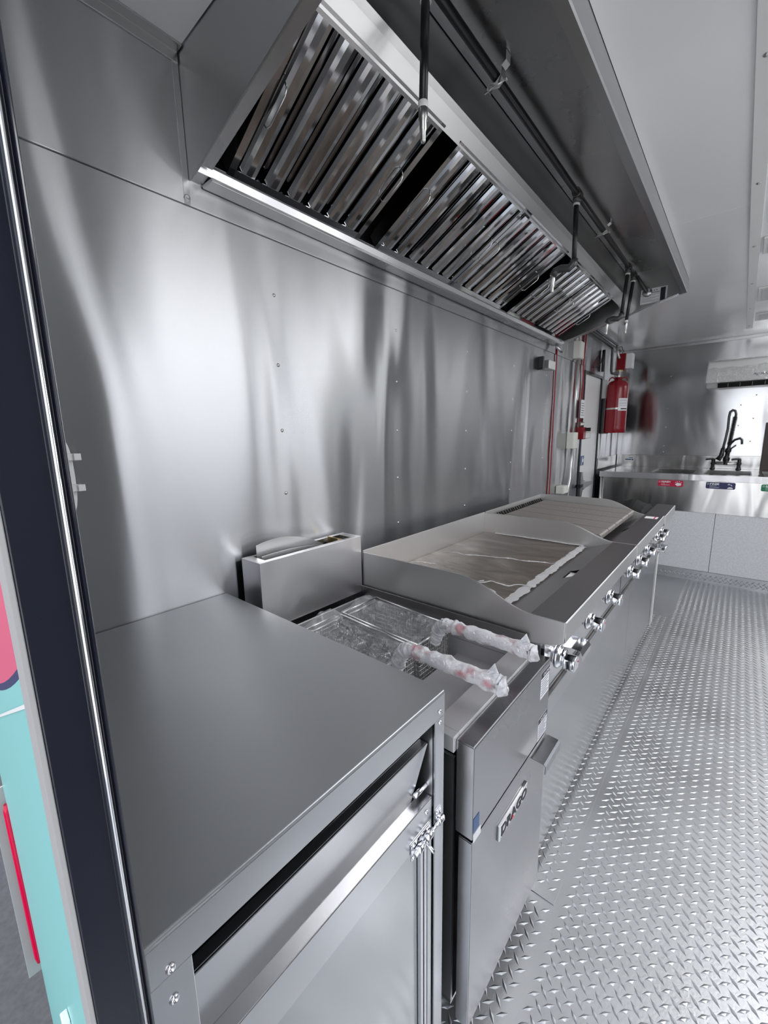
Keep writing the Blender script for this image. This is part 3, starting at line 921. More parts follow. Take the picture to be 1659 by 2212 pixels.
# badge
bb = MB().box(XF - 0.001, XF + 0.003, 0.662, 0.804, 0.404, 0.440)
bd = P('badge', bb, M['ctrl'], fd, 0.001)
P('badge_end', MB().box(XF + 0.003, XF + 0.0042, 0.6625, 0.6668, 0.405, 0.439).box(XF + 0.003, XF + 0.0040, 0.668, 0.803, 0.4355, 0.4385), M['paper'], bd)
text('badge_letters', 'DRAGO', 0.030, (XF + 0.0034, 0.672, 0.4085), (0, 1, 0), (0, 0, 1), M['ink'], bd, wide=1.22, bold=0.0006)
P('badge_accent', MB().prism([(0.722, 0.4085), (0.732, 0.4085), (0.7275, 0.4175)], XF + 0.0038, XF + 0.0044, 'x'), M['redgrip'], bd)
def caution(y0, y1, z0, z1, par, nm):
    s = P(nm, MB().box(XF + 0.0002, XF + 0.0008, y0, y1, z0, z1), M['paper'], par)
    P('black_header', MB().box(XF + 0.0008, XF + 0.0012, y0, y1, z1 - (z1 - z0) * 0.22, z1), M['ink'], s)
    m = MB()
    k = 7
    for i in range(k):
        z = z1 - (z1 - z0) * (0.30 + 0.66 * i / k)
        m.box(XF + 0.0008, XF + 0.0012, y0 + 0.003, y1 - 0.003 - 0.006 * (i % 3), z - 0.0018, z)
    P('print_lines', m, M['greyink'], s)
    text('header_text', 'CAUTION', (z1 - z0) * 0.15, (XF + 0.0013, y0 + 0.012, z1 - (z1 - z0) * 0.17), (0, 1, 0), (0, 0, 1), M['paper'], s, depth=0.0003)
caution(0.866, 0.918, 0.605, 0.670, fp, 'caution_sticker')
caution(0.862, 0.918, 0.500, 0.555, fp, 'caution_sticker')
P('blue_sticker', MB().box(XF + 0.0002, XF + 0.0007, F0 + 0.003, F0 + 0.024, 0.512, 0.540), M['blue'], fp)
P('tape_scrap', MB().box(XF + 0.0002, XF + 0.0012, F0 + 0.003, F0 + 0.030, 0.492, 0.508), M['paper'], fp)

# fryer baskets, wrapped in film
def basket(yc, label):
    x0, x1, hw = 0.205, 0.462, 0.070
    zt, zb = 0.708, 0.565
    r = thing('fryer_basket', (0.33, yc, zb), label, 'basket', 'wrapped fryer baskets')
    b = MB()
    R = 0.0026
    loop = [(x0, yc - hw, zt + 0.012), (x1, yc - hw, zt), (x1, yc + hw, zt), (x0, yc + hw, zt + 0.012), (x0, yc - hw, zt + 0.012)]
    for i in range(4):
        b.tube([loop[i], loop[i + 1]], R, 8)
    b.tube([(x0 + .004, yc - hw, zt), (x0 + .004, yc + hw, zt)], 0.002, 8)
    P('rim', b, M['wire'], r)
    m = MB()
    t = 0.0007
    st = 0.0085
    ins = 0.012
    n = int((x1 - x0) / st)
    for i in range(n + 1):
        x = x0 + (x1 - x0) * i / n
        for s in (-1, 1):
            m.tube([(x, yc + s * hw, zt), (x, yc + s * (hw - ins), zb)], t, 4, cap=False)
        m.tube([(x, yc - hw + ins, zb), (x, yc + hw - ins, zb)], t, 4, cap=False)
    k = 12
    for j in range(k + 1):
        z = zb + (zt - zb) * j / k
        q = hw - ins * (1 - j / k)
        m.tube([(x0, yc - q, z), (x1, yc - q, z)], t, 4, cap=False)
        m.tube([(x0, yc + q, z), (x1, yc + q, z)], t, 4, cap=False)
        m.tube([(x0, yc - q, z), (x0, yc + q, z)], t, 4, cap=False)
        m.tube([(x1, yc - q, z), (x1, yc + q, z)], t, 4, cap=False)
    ny = int(2 * hw / st)
    for j in range(ny + 1):
        y = yc - hw + 2 * hw * j / ny
        yb = yc + (y - yc) * (hw - ins) / hw
        for x in (x0, x1):
            m.tube([(x, y, zt), (x, yb, zb)], t, 4, cap=False)
        m.tube([(x0, yb, zb), (x1, yb, zb)], t, 4, cap=False)
    P('wire_mesh', m, M['wire'], r)
    # handle rises at the front, bends over the tank lip
    hx = x1 + 0.012
    hp = [(x1, yc, 0.690), (hx - 0.002, yc, 0.712), (hx + 0.008, yc, 0.734), (hx + 0.030, yc, 0.744), (hx + 0.09, yc, 0.745), (hx + 0.222, yc, 0.745)]
    def smooth(p, n=6):
        out = []
        V = [Vector(q) for q in p]
        for i in range(len(V) - 1):
            a = V[max(i - 1, 0)]; b_, c = V[i], V[i + 1]; d = V[min(i + 2, len(V) - 1)]
            for q in range(n):
                u = q / n
                out.append(0.5 * ((2 * b_) + (c - a) * u + (2 * a - 5 * b_ + 4 * c - d) * u * u + (-a + 3 * b_ - 3 * c + d) * u ** 3))
        out.append(V[-1])
        return out
    hs = smooth(hp)
    h = P('handle', MB().tube(hs, 0.0055, 10), M['wire'], r)
    L = len(hs)
    P('red_grip', MB().tube(hs[L * 6 // 10:], 0.0115, 12), M['redgrip'], h)
    # milky wrap around the handle
    wv = MB()
    ws = smooth([(p[0], p[1], p[2]) for p in hp] + [(hp[-1][0] + 0.012, yc, hp[-1][2] - 0.001)], 14)
    wv.tube(ws, 0.0155, 22, rf=lambda u: 1.0 + 0.16 * math.sin(u * 37) * math.sin(u * 91) + 0.20 * max(0, u - .7) / .3 * (1 if u < .97 else 0.3) )
    for i, v in enumerate(wv.v):
        q = Vector(v)
        nn = noise.noise_vector(q * 70) * 0.0030 + noise.noise_vector(q * 190) * 0.0014
        wv.v[i] = tuple(q + nn)
    # knotted flap at the end
    e = Vector(hp[-1])
    for k2 in range(3):
        a = k2 * 2.1
        t2 = e + Vector((0.004 * k2 - .004, 0.010 * math.cos(a), 0.034 - 0.006 * k2))
        wv.add([e + Vector((-0.018, -0.007, .012)), e + Vector((0.010, 0.006, .010)), t2, e + Vector((-0.004, 0.012, .014))], [(0, 1, 2), (1, 3, 2), (3, 0, 2)])
    P('plastic_wrap', wv, M['wrap'], h)
    # loose clear film over the basket
    fm = MB()
    N1, N2 = 34, 24
    g = []
    for i in range(N1 + 1):
        u = i / N1
        x = x0 - 0.012 + (x1 - x0 + 0.02) * u
        for j in range(N2 + 1):
            v = j / N2
            a = PI * (v - 0.5) * 1.0
            yy = yc + (hw + 0.002) * math.sin(a)
            sag = -0.050 * math.sin(PI * u) ** .7 * math.cos(a) ** 2
            z = zt + 0.010 + sag + 0.016 * math.cos(a) * max(0, (0.30 - u) / 0.30) - (0.035 * (abs(2 * v - 1) ** 7))
            q = Vector((x, yy, z))
            q += noise.noise_vector(q * 24) * 0.015 + noise.noise_vector(q * 60) * 0.006
            g.append(tuple(q))
    fs = [(i * (N2 + 1) + j, i * (N2 + 1) + j + 1, (i + 1) * (N2 + 1) + j + 1, (i + 1) * (N2 + 1) + j) for i in range(N1) for j in range(N2)]
    fm.add(g, fs, 0, False)
    P('clear_film', fm, M['film'], r)
    return r
basket(0.660, 'film-wrapped wire basket nearer the prep table, partly hidden by the tabletop')
basket(0.812, 'film-wrapped wire basket nearer the griddle, its whole cage in view')

# ------------------------------------------------------------------ countertop cooking units
GX = 0.737
def side_prof(zt=0.832, xb=0.10):
    """outline of a unit's end plate: tall at the back, swooping to the ledge in front"""
    top = [(xb, zt)]
    top += [(0.40, zt)]
    n = 14
    for i in range(n + 1):
        u = i / n
        x = 0.44 + u * 0.225
        top.append((x, zt - (zt - 0.772) * (0.5 - 0.5 * math.cos(PI * (u ** 1.15)))))
    top += [(GX - 0.001, 0.772), (GX - 0.001, 0.722), (0.725, 0.714), (0.697, 0.706), (0.66, 0.700), (xb, 0.690)]
    return top
def ledge(mb, y0, y1):
    mb.sheet([(0.655, 0.7715), (GX - 0.002, 0.7715)], y0, y1, 0.0015)
def lip(y0, y1, par, dx=0.0):
    P('front_lip', MB().sheet([(GX + dx - 0.002, 0.7715), (GX + dx, 0.7695), (GX + dx, 0.722), (GX + dx - 0.011, 0.713)], y0, y1, 0.0015), M['griddle'], par)
def knob(x, y, z, par):
    k = P('knob', MB().lathe([(0, 0), (0.031, 0), (0.0315, 0.002), (0.028, 0.006), (0.024, 0.0075), (0.021, 0.012), (0.021, 0.016), (0.0225, 0.018), (0, 0.018)], (x, y, z), (1, 0, 0), 28), M['knob'], par)
    # D-shaped grip
    pts = []
    for i in range(13):
        a = PI * i / 12
        pts.append((y + 0.0205 * math.cos(a), z - 0.004 + 0.0175 * math.sin(a)))
    pts += [(y - 0.0205, z - 0.020), (y - 0.016, z - 0.024), (y + 0.016, z - 0.024), (y + 0.0205, z - 0.020)]
    g = P('grip', MB().prism(pts, x + 0.018, x + 0.046, 'x', 0, True), M['knob'], k, 0.0025, seg=3)
    P('pointer', MB().lathe([(0, 0.0006), (0.0022, 0.0006), (0.0022, 0)], (x + 0.0465, y + 0.012, z - 0.004), (1, 0, 0), 10), M['redgrip'], k)
    return k

G0, G1 = 0.9375, 1.793
gr = thing('griddle', (0.41, 1.36, 0.55), 'stainless flat griddle with a brown steel plate under clear film', 'griddle')
for y in (G0, G1 - 0.004):
    P('end_plate', MB().prism(side_prof(), y, y + 0.004), M['griddle'], gr, 0.0008)
P('back_plate', MB().box(0.097, 0.101, G0 + 0.004, G1 - 0.004, 0.69, 0.836), M['griddle'], gr, 0.0006)
P('cooking_plate', MB().box(0.102, 0.556, G0 + 0.005, G1 - 0.005, 0.715, 0.7385), M['plate'], gr)
dk = MB()
# trough floor with a drain slot at (0.637, 1.335)
dx0, dx1, dy0, dy1 = 0.620, 0.648, 1.292, 1.372
def zz(x): return 0.733 + (x - 0.557) / 0.098 * 0.037
def q4(x0, x1, y0, y1):
    dk.add([(x0, y0, zz(x0)), (x1, y0, zz(x1)), (x1, y1, zz(x1)), (x0, y1, zz(x0))], [(0, 1, 2, 3)])
q4(0.557, dx0, G0 + .004, G1 - .004); q4(dx1, 0.655, G0 + .004, G1 - .004)
q4(dx0, dx1, G0 + .004, dy0); q4(dx0, dx1, dy1, G1 - .004)
P('grease_deck', dk, M['ledge'], gr)
P('drain_chute', MB().box(dx0 - .001, dx1 + .001, dy0 - .001, dy0 + .001, 0.70, 0.753).box(dx0 - .001, dx1 + .001, dy1 - .001, dy1 + .001, 0.70, 0.753).box(dx0 - .001, dx1 + 0.001, dy0, dy1, 0.744, 0.750), M['white'], gr)  # white plate stands in for the light reflected in the slot
b = MB(); ledge(b, G0 + 0.004, G1 - 0.004)
P('front_ledge', b, M['ledge'], gr)
lip(G0 + 0.004, G1 - 0.004, gr)
P('control_panel', MB().box(0.655, 0.693, G0 + 0.003, G1 - 0.003, 0.560, 0.712), M['ctrl'], gr, 0.0012)
P('lower_cabinet', MB().box(0.10, 0.654, G0 + 0.003, G1 - 0.003, 0.560, 0.695), M['griddle'], gr)
for y in (1.045, 1.325, 1.575):
    knob(0.694, y, 0.628, gr)
# grease drawer pulls
def pull(y0, par, z=0.575):
    P('drawer_pull', MB().sheet([(0.694, z + 0.022), (0.716, z + 0.020), (0.722, z + 0.008), (0.722, z - 0.008)], y0, y0 + 0.085, 0.0015), M['ctrl'], par)
pull(1.165, gr)
# clear film taped along the plate's front and back edges
fe = MB()
random.seed(3)
def tape_run(pts, wdt):
    n = len(pts)
    L_, R_ = [], []
    for i, p in enumerate(pts):
        p = Vector(p)
        d = (Vector(pts[min(i + 1, n - 1)]) - Vector(pts[max(i - 1, 0)])).normalized()
        nn = Vector((-d.y, d.x, 0))
        w1 = wdt * (0.5 + random.uniform(-.12, .16)); w2 = wdt * (0.5 + random.uniform(-.12, .16))
        L_.append(p + nn * w1 + Vector((0, 0, random.uniform(0, .0022)))); R_.append(p - nn * w2 + Vector((0, 0, random.uniform(0, .0022))))
    mid = [Vector(p) + Vector((0, 0, 0.002 + random.uniform(0, .002))) for p in pts]
    k = len(fe.v)
    fe.v += [tuple(v) for v in L_ + mid + R_]
    for i in range(n - 1):
        fe.f.append([k + i, k + i + 1, k + n + i + 1, k + n + i]); fe.f.append([k + n + i, k + n + i + 1, k + 2 * n + i + 1, k + 2 * n + i])
        fe.mi += [0, 0]; fe.sm += [True, True]
def lerp(a, b, n): return [(a[0] + (b[0] - a[0]) * i / n, a[1] + (b[1] - a[1]) * i / n, a[2] + (b[2] - a[2]) * i / n) for i in range(n + 1)]
tape_run(lerp((0.552, 0.975, 0.740), (0.549, 1.775, 0.740), 60), 0.028)
tape_run(lerp((0.552, 1.782, 0.742), (0.16, 1.785, 0.740), 30), 0.014)
pf = P('film_edge', fe, M['tape'], gr)
fm = MB()
g = []
N1, N2 = 40, 26
for i in range(N1 + 1):
    for j in range(N2 + 1):
        q = Vector((0.115 + 0.43 * j / N2, 0.955 + 0.82 * i / N1, 0.7405))
        q.z += max(0, noise.noise(q * 9)) * 0.004
        g.append(tuple(q))
fm.add(g, [(i * (N2 + 1) + j, i * (N2 + 1) + j + 1, (i + 1) * (N2 + 1) + j + 1, (i + 1) * (N2 + 1) + j) for i in range(N1) for j in range(N2)], 0, True)
P('clear_film', fm, M['platefilm'], gr)
# overlapping seams of the film
fe = MB()
def wob(a, b, n, amp, sd):
    o = lerp(a, b, n)
    return [(p[0] + noise.noise(Vector((i * .23, sd, 0))) * amp, p[1] + noise.noise(Vector((i * .23, sd, 5))) * amp, p[2]) for i, p in enumerate(o)]
tape_run(wob((0.13, 1.06, 0.742), (0.50, 1.07, 0.742), 26, 0.05, 1), 0.007)
tape_run(wob((0.27, 1.03, 0.742), (0.33, 1.10, 0.742), 10, 0.03, 2), 0.006)
tape_run(wob((0.33, 1.09, 0.742), (0.545, 1.20, 0.742), 20, 0.04, 3), 0.007)
tape_run(wob((0.14, 1.36, 0.742), (0.545, 1.47, 0.742), 26, 0.02, 4), 0.0035)
tape_run(wob((0.13, 1.18, 0.742), (0.20, 1.22, 0.742), 8, 0.02, 6), 0.004)
tape_run(wob((0.40, 1.10, 0.742), (0.42, 1.16, 0.742), 8, 0.02, 7), 0.004)
P('film_seam', fe, M['tape'], gr)

C0, C1 = 1.797, 2.512
cb = thing('charbroiler', (0.41, 2.15, 0.55), 'gas charbroiler with ribbed grey cooking grates beyond the griddle', 'grill')
P('end_plate', MB().prism(side_prof(), C0, C0 + 0.004), M['griddle'], cb, 0.0008)
P('end_plate', MB().prism(side_prof(0.840), C1 - 0.004, C1), M['griddle'], cb, 0.0008)
P('back_plate', MB().box(0.097, 0.101, C0 + 0.004, C1 - 0.004, 0.69, 0.836), M['griddle'], cb, 0.0006)
b = MB(); ledge(b, C0 + 0.004, C1 + 0.006)
P('front_ledge', b, M['ledge'], cb)
lip(C0 + 0.004, C1 + 0.006, cb)
b = MB().prism([(0.540, 0.700), (0.655, 0.7705), (0.655, 0.765), (0.540, 0.694)], C0 + 0.004, C1 - 0.004)
P('front_deck', b, M['ledge'], cb)
P('drain_chute', MB().prism([(0.628, 0.7540), (0.650, 0.7675), (0.650, 0.7685), (0.628, 0.7550)], 2.075, 2.145), M['knob'], cb)
P('control_panel', MB().box(0.655, 0.693, C0 + 0.003, C1 - 0.003, 0.560, 0.712), M['ctrl'], cb, 0.0012)
P('lower_cabinet', MB().box(0.10, 0.654, C0 + 0.003, C1 - 0.003, 0.560, 0.690), M['griddle'], cb)
for y in (1.925, 2.125, 2.340):
    knob(0.694, y, 0.628, cb)
ng = 5
gw = (C1 - C0 - 0.02) / ng
for gi in range(ng):
    a = C0 + 0.010 + gi * gw
    b = MB(); tee = MB()
    nb_ = 9
    for i in range(nb_):
        y = a + 0.004 + (gw - 0.008) * (i + .5) / nb_
        b.prism([(0.135, 0.806), (0.600, 0.792), (0.606, 0.786), (0.604, 0.768), (0.135, 0.784)], y - 0.0040, y + 0.0040)
        if i % 2 == 0:
            tee.tube([(0.138, y, 0.800), (0.118, y, 0.802), (0.108, y, 0.815)], 0.0045, 6)
    for x in (0.18, 0.37, 0.56):
        b.box(x, x + 0.012, a + 0.003, a + gw - 0.003, 0.768, 0.776)
    cg = P('cooking_grate', b, M['grate'], cb, 0.0006, seg=1)
    P('rear_teeth', tee, M['void'], cg)
P('burner_box', MB().box(0.103, 0.60, C0 + 0.005, C1 - 0.005, 0.70, 0.705), M['void'], cb)
P('warning_label', MB().box(0.668, 0.722, C1 - 0.115, C1 - 0.055, 0.7732, 0.7737), M['paper'], cb)
P('red_stripe', MB().box(0.706, 0.712, C1 - 0.115, C1 - 0.055, 0.7737, 0.7740), M['redgrip'], cb)

R0, R1 = 2.520, 2.93
hp = thing('hot_plate_range', (0.41, 2.72, 0.55), 'small gas range under black covering beyond the charbroiler', 'stove')
P('body', MB().box(0.10, 0.654, R0 + 0.003, R1, 0.560, 0.745), M['griddle'], hp, 0.001)
b = MB().sheet([(0.655, 0.7715), (GX + 0.004, 0.7715)], R0, R1, 0.0015)
P('front_ledge', b, M['ledge'], hp)
lip(R0, R1, hp, 0.006)
P('control_panel', MB().box(0.655, 0.693, R0 + 0.003, R1, 0.560, 0.712), M['ctrl'], hp, 0.0012)
for y in (2.625, 2.775):
    knob(0.698, y, 0.640, hp)
P('drawer_pull', MB().box(0.694, 0.755, 2.52, 2.66, 0.582, 0.590).box(0.749, 0.755, 2.52, 2.66, 0.572, 0.582), M['ctrl'], hp, 0.001)
# crumpled black sheet on top
g = []
N1, N2 = 14, 18
for i in range(N1 + 1):
    for j in range(N2 + 1):
        u, v = i / N1, j / N2
        q = Vector((0.36 + 0.285 * v, R0 + 0.02 + 0.34 * u, 0.776))
        q.z += 0.026 * abs(noise.noise(q * 9)) + 0.042 * math.exp(-((v - .72) / .22) ** 2) * math.exp(-((u - .45) / .3) ** 2)
        if i in (0, N1) or j in (0, N2): q.z = 0.747
        g.append(tuple(q))
b = MB().add(g, [(i * (N2 + 1) + j, i * (N2 + 1) + j + 1, (i + 1) * (N2 + 1) + j + 1, (i + 1) * (N2 + 1) + j) for i in range(N1) for j in range(N2)])
P('black_cover', b, M['void'], hp)

# stand that carries them
sd = thing('equipment_stand', (0.40, 1.94, 0.0), 'stainless stand with a mirror-like front panel below the griddle knobs', 'stand')
b = MB()
b.box(0.10, 0.699, 0.936, 2.965, 0.550, 0.556)
P('top_shelf', b, M['ledge'], sd)
P('shelf_lip', MB().sheet([(0.6995, 0.5560), (0.7005, 0.5550), (0.7005, 0.505), (0.684, 0.500)], 0.936, 2.965, 0.0015), M['tsteel'], sd)
b = MB().box(0.672, 0.680, 0.945, 2.12, 0.030, 0.503).box(0.672, 0.680, 2.123, 2.86, 0.030, 0.503)
P('front_panel', b, M['lpanel'], sd, 0.0008)
P('toe_strip', MB().box(0.662, 0.676, 0.945, 2.96, 0.004, 0.028), M['gloss_black'], sd)
for x in (0.12, 0.648):
    for y in (0.96, 2.905, 2.965):
        P('leg', MB().box(x, x + 0.034, y, y + 0.030, 0.0025, 0.549), M['white' if y > 2.96 else 'galv'], sd, 0.002)

# ------------------------------------------------------------------ three-bay sink at the far end
sk = thing('sink', (0.75, 4.5, 0.0), 'long stainless sink unit across the far end', 'sink')
SZ = 0.852
b = MB()
# deck with three bays cut in
bays = [(0.42, 0.72), (0.79, 1.09), (1.16, 1.46)]
b.box(0.06, 2.1, 4.085, 4.25, SZ - 0.012, SZ).box(0.06, 2.1, 4.70, YF - 0.002, SZ - 0.012, SZ)
xs = [0.06] + [v for bb_ in bays for v in bb_] + [2.1]
for i in range(0, len(xs), 2):
    b.box(xs[i], xs[i + 1], 4.25, 4.70, SZ - 0.012, SZ)
P('deck', b, M['sink'], sk, 0.001)
b = MB().box(0.06, 2.1, 4.080, 4.0845, SZ - 0.040, SZ + 0.008)
P('front_roll', b, M['fbright'], sk, 0.0015)
P('apron', MB().box(0.10, 2.1, 4.086, 4.089, 0.560, SZ - 0.041), M['sink'], sk)
P('backsplash', MB().box(0.06, 1.149, YF - 0.012, YF - 0.002, SZ, 0.965).box(0.06, 1.149, YF - 0.030, YF - 0.0125, 0.955, 0.968), M['sink'], sk, 0.001)
P('side_splash', MB().box(0.003, 0.010, 4.20, YF - 0.03, SZ, 0.965), M['sink'], sk, 0.001)
for x0, x1 in bays:
    b = MB().box(x0, x1, 4.25, 4.253, 0.60, SZ - .012).box(x0, x1, 4.697, 4.70, 0.60, SZ - .012).box(x0, x0 + .003, 4.253, 4.697, 0.60, SZ - .012).box(x1 - .003, x1, 4.253, 4.697, 0.60, SZ - .012).box(x0, x1, 4.25, 4.70, 0.597, 0.60)
    P('basin', b, M['sink'], sk)
for x in (0.065, 0.085):
    P('leg', MB().tube([(x + 0.01, 4.10, 0.001), (x + 0.01, 4.10, SZ - 0.04)], 0.010, 12), M['galv'], sk)
def sticker(x, wdt, mat, num, word, sub, nm, label):
    z0, z1 = 0.755, 0.806
    y = 4.0858
    r = 0.010
    pts = []
    for cx, cz, a0 in ((x + wdt - r, z1 - r, 0), (x + r, z1 - r, PI / 2), (x + r, z0 + r, PI), (x + wdt - r, z0 + r, 1.5 * PI)):
        for i in range(6):
            a = a0 + PI / 2 * i / 5
            pts.append((cx + r * math.cos(a), cz + r * math.sin(a)))
    s = P(nm, MB().prism(pts, y - 0.0008, y), mat, sk)
    yt = y - 0.0012
    ring = MB()
    k = 20
    for i in range(k):
        a0, a1 = 2 * PI * i / k, 2 * PI * (i + 1) / k
        c = (x + 0.013, 0.792)
        ring.add([(c[0] + math.cos(a0) * .0068, yt, c[1] + math.sin(a0) * .0068), (c[0] + math.cos(a1) * .0068, yt, c[1] + math.sin(a1) * .0068),
                  (c[0] + math.cos(a1) * .0058, yt, c[1] + math.sin(a1) * .0058), (c[0] + math.cos(a0) * .0058, yt, c[1] + math.sin(a0) * .0058)], [(0, 1, 2, 3)])
    P('number_ring', ring, M['paper'], s)
    text('number', num, 0.011, (x + 0.0102, yt, 0.7885), (1, 0, 0), (0, 0, 1), M['paper'], s, 0.0004)
    text('word', word, 0.019, (x + 0.024, yt, 0.7860), (1, 0, 0), (0, 0, 1), M['paper'], s, 0.0004, wide=1.15, bold=0.0007)
    text('small_word', sub, 0.0085, (x + 0.024, yt, 0.7765), (1, 0, 0), (0, 0, 1), M['paper'], s, 0.0004)
    P('small_print', MB().box(x + 0.024, x + 0.085, yt - .0002, yt, 0.768, 0.7695).box(x + 0.024, x + 0.078, yt - .0002, yt, 0.764, 0.7650), M['paper'], s)
    return s, yt
s, yt = sticker(0.506, 0.174, M['washred'], '1', 'WASH', 'LAVAR', 'wash_sticker', '')
pt = []
for i in range(40):
    a = 2 * PI * i / 40
    rr = 0.0145 + 0.004 * abs(math.sin(a * 2.5))
    pt.append((0.647 + rr * 1.15 * math.cos(a), 0.775 + rr * 0.72 * math.sin(a)))
m = MB().prism(pt, yt - .0004, yt)
for dx, dz in ((-.018, .016), (-.008, .021), (.006, .022), (.018, .015)):
    m.prism([(0.647 + dx + .003 * math.cos(q * PI / 4), 0.775 + dz + .003 * math.sin(q * PI / 4)) for q in range(8)], yt - .0004, yt)
P('suds_mark', m, M['paper'], s)
s, yt = sticker(0.824, 0.178, M['rinseblue'], '2', 'RINSE', 'ENJUAGAR', 'rinse_sticker', '')
m = MB().prism([(0.972 + .017 * math.cos(PI * q / 12), 0.760 + .013 * math.sin(PI * q / 12)) for q in range(13)], yt - .0004, yt)
m.box(0.955, 0.974, yt - .0004, yt, 0.789, 0.793).prism([(0.970, 0.793), (0.979, 0.791), (0.983, 0.780), (0.979, 0.780), (0.976, 0.787), (0.970, 0.789)], yt - .0004, yt).box(0.960, 0.966, yt - .0004, yt, 0.793, 0.798)
P('tap_mark', m, M['paper'], s)
sticker(1.146, 0.19, M['sangreen'], '3', 'SANITIZE', 'DESINFECTAR', 'sanitize_sticker', '')

# tap with a spray hose
fx, fy = 0.91, 4.87
fc = thing('spray_faucet', (fx, fy, SZ), 'black pre-rinse spray faucet with coiled hose on the sink', 'faucet')
b = MB()
for x in (fx - 0.088, fx + 0.095):
    b.lathe([(0, 0), (0.020, 0), (0.020, 0.006), (0.013, 0.012), (0.013, 0.040), (0.018, 0.046), (0.018, 0.058), (0.012, 0.064), (0.014, 0.085), (0.010, 0.092), (0, 0.092)], (x, fy, SZ + 0.0002), (0, 0, 1), 14)
P('valve_body', b, M['black'], fc)
P('bridge', MB().tube([(fx - 0.088, fy, SZ + 0.052), (fx + 0.095, fy, SZ + 0.052)], 0.011, 12), M['zinc'], fc)
for x, s_ in ((fx - 0.088, -1), (fx + 0.095, -1)):
    P('lever', MB().tube([(x, fy, SZ + 0.088), (x + s_ * 0.02, fy - .01, SZ + 0.090), (x + s_ * 0.055, fy - .02, SZ + 0.086)], 0.0065, 10), M['black'], fc)
b = MB().lathe([(0.018, 0), (0.018, 0.03), (0.024, 0.036), (0.026, 0.06), (0.016, 0.075), (0.016, 0.11), (0.022, 0.115), (0.022, 0.14), (0.012, 0.15), (0.011, 0.20), (0, 0.20)], (fx, fy, SZ + 0.04), (0.06, 0, 1), 14)
P('riser_base', b, M['black'], fc)
P('riser', MB().tube([(fx + 0.008, fy, SZ + 0.20), (fx + 0.020, fy, SZ + 0.36), (fx + 0.028, fy, SZ + 0.47)], 0.008, 10), M['black'], fc)
hs = [(fx + 0.028, fy, SZ + 0.44), (fx + 0.030, fy, SZ + 0.49), (fx + 0.022, fy, SZ + 0.518), (fx + 0.004, fy, SZ + 0.525), (fx - 0.012, fy, SZ + 0.510), (fx - 0.016, fy, SZ + 0.47), (fx - 0.014, fy, SZ + 0.36), (fx - 0.022, fy - .01, SZ + 0.26), (fx - 0.030, fy - .02, SZ + 0.19)]
P('hose', MB().tube(hs, 0.0085, 12), M['iron'], fc)
co = []
for i in range(26 * 10):
    u = i / 10
    z = SZ + 0.22 + u * 0.0095
    xx = fx + 0.010 + (z - SZ - 0.22) * 0.07
    co.append((xx + 0.016 * math.cos(2 * PI * u), fy + 0.016 * math.sin(2 * PI * u), z))
P('spring', MB().tube(co, 0.0022, 5), M['black'], fc)
P('spray_head', MB().tube([(fx - 0.030, fy - .02, SZ + 0.19), (fx - 0.036, fy - .03, SZ + 0.12), (fx - 0.055, fy - .035, SZ + 0.085)], 0.016, 12, rf=lambda u: .8 + .6 * u), M['black'], fc)
P('spray_lever', MB().tube([(fx + 0.012, fy - 0.01, SZ + 0.17), (fx + 0.058, fy - .02, SZ + 0.215)], 0.005, 8), M['black'], fc)
P('spout', MB().tube([(fx + 0.012, fy, SZ + 0.22), (fx + 0.045, fy - .02, SZ + 0.262), (fx + 0.078, fy - 0.04, SZ + 0.276), (fx + 0.094, fy - .05, SZ + 0.262), (fx + 0.097, fy - .052, SZ + 0.225)], 0.0085, 12), M['iron'], fc)

# ------------------------------------------------------------------ air conditioner
ac = thing('air_conditioner', (0.98, 4.86, 1.56), 'white wall air conditioner in clear film above the sink', 'air conditioner')
prof = [(YF - 0.001, 1.80), (YF - 0.12, 1.805), (YF - 0.165, 1.785), (YF - 0.185, 1.74), (YF - 0.190, 1.66), (YF - 0.182, 1.615), (YF - 0.150, 1.605), (YF - 0.100, 1.575), (YF - 0.001, 1.575)]
P('casing', MB().prism(prof, 0.705, 1.60, 'x'), M['white'], ac, 0.010, seg=4, ang=20)
P('air_outlet', MB().prism([(YF - 0.178, 1.606), (YF - 0.150, 1.6035), (YF - 0.105, 1.574), (YF - 0.11, 1.572), (YF - 0.156, 1.598)], 0.79, 1.58, 'x'), M['void'], ac)
b = MB()
for i in range(9):
    x = 0.86 + i * 0.08
    b.prism([(YF - 0.172, 1.602), (YF - 0.120, 1.580), (YF - 0.128, 1.576), (YF - 0.176, 1.598)], x, x + 0.002, 'x')
P('outlet_vane', b, M['white'], ac)
text('logo', 'AIRMAX', 0.024, (1.02, YF - 0.1905, 1.655), (1, 0, 0), (0, 0, 1), M['ink'], ac, 0.001, wide=1.2, bold=0.0004)
g = []
N1, N2 = 50, 14
for i in range(N1 + 1):
    for j in range(N2 + 1):
        u, v = i / N1, j / N2
        x = 0.703 + 0.87 * u
        a = v
        y = YF - 0.12 - 0.075 * math.sin(PI * min(1, a * 1.5) / 2)
        z = 1.812 - 0.20 * v
        q = Vector((x, y - 0.004, z))
        q += Vector((0, -abs(noise.noise(q * 16)) * 0.010, 0))
        g.append(tuple(q))
b = MB().add(g, [(i * (N2 + 1) + j, i * (N2 + 1) + j + 1, (i + 1) * (N2 + 1) + j + 1, (i + 1) * (N2 + 1) + j) for i in range(N1) for j in range(N2)])
P('clear_film', b, M['film'], ac)

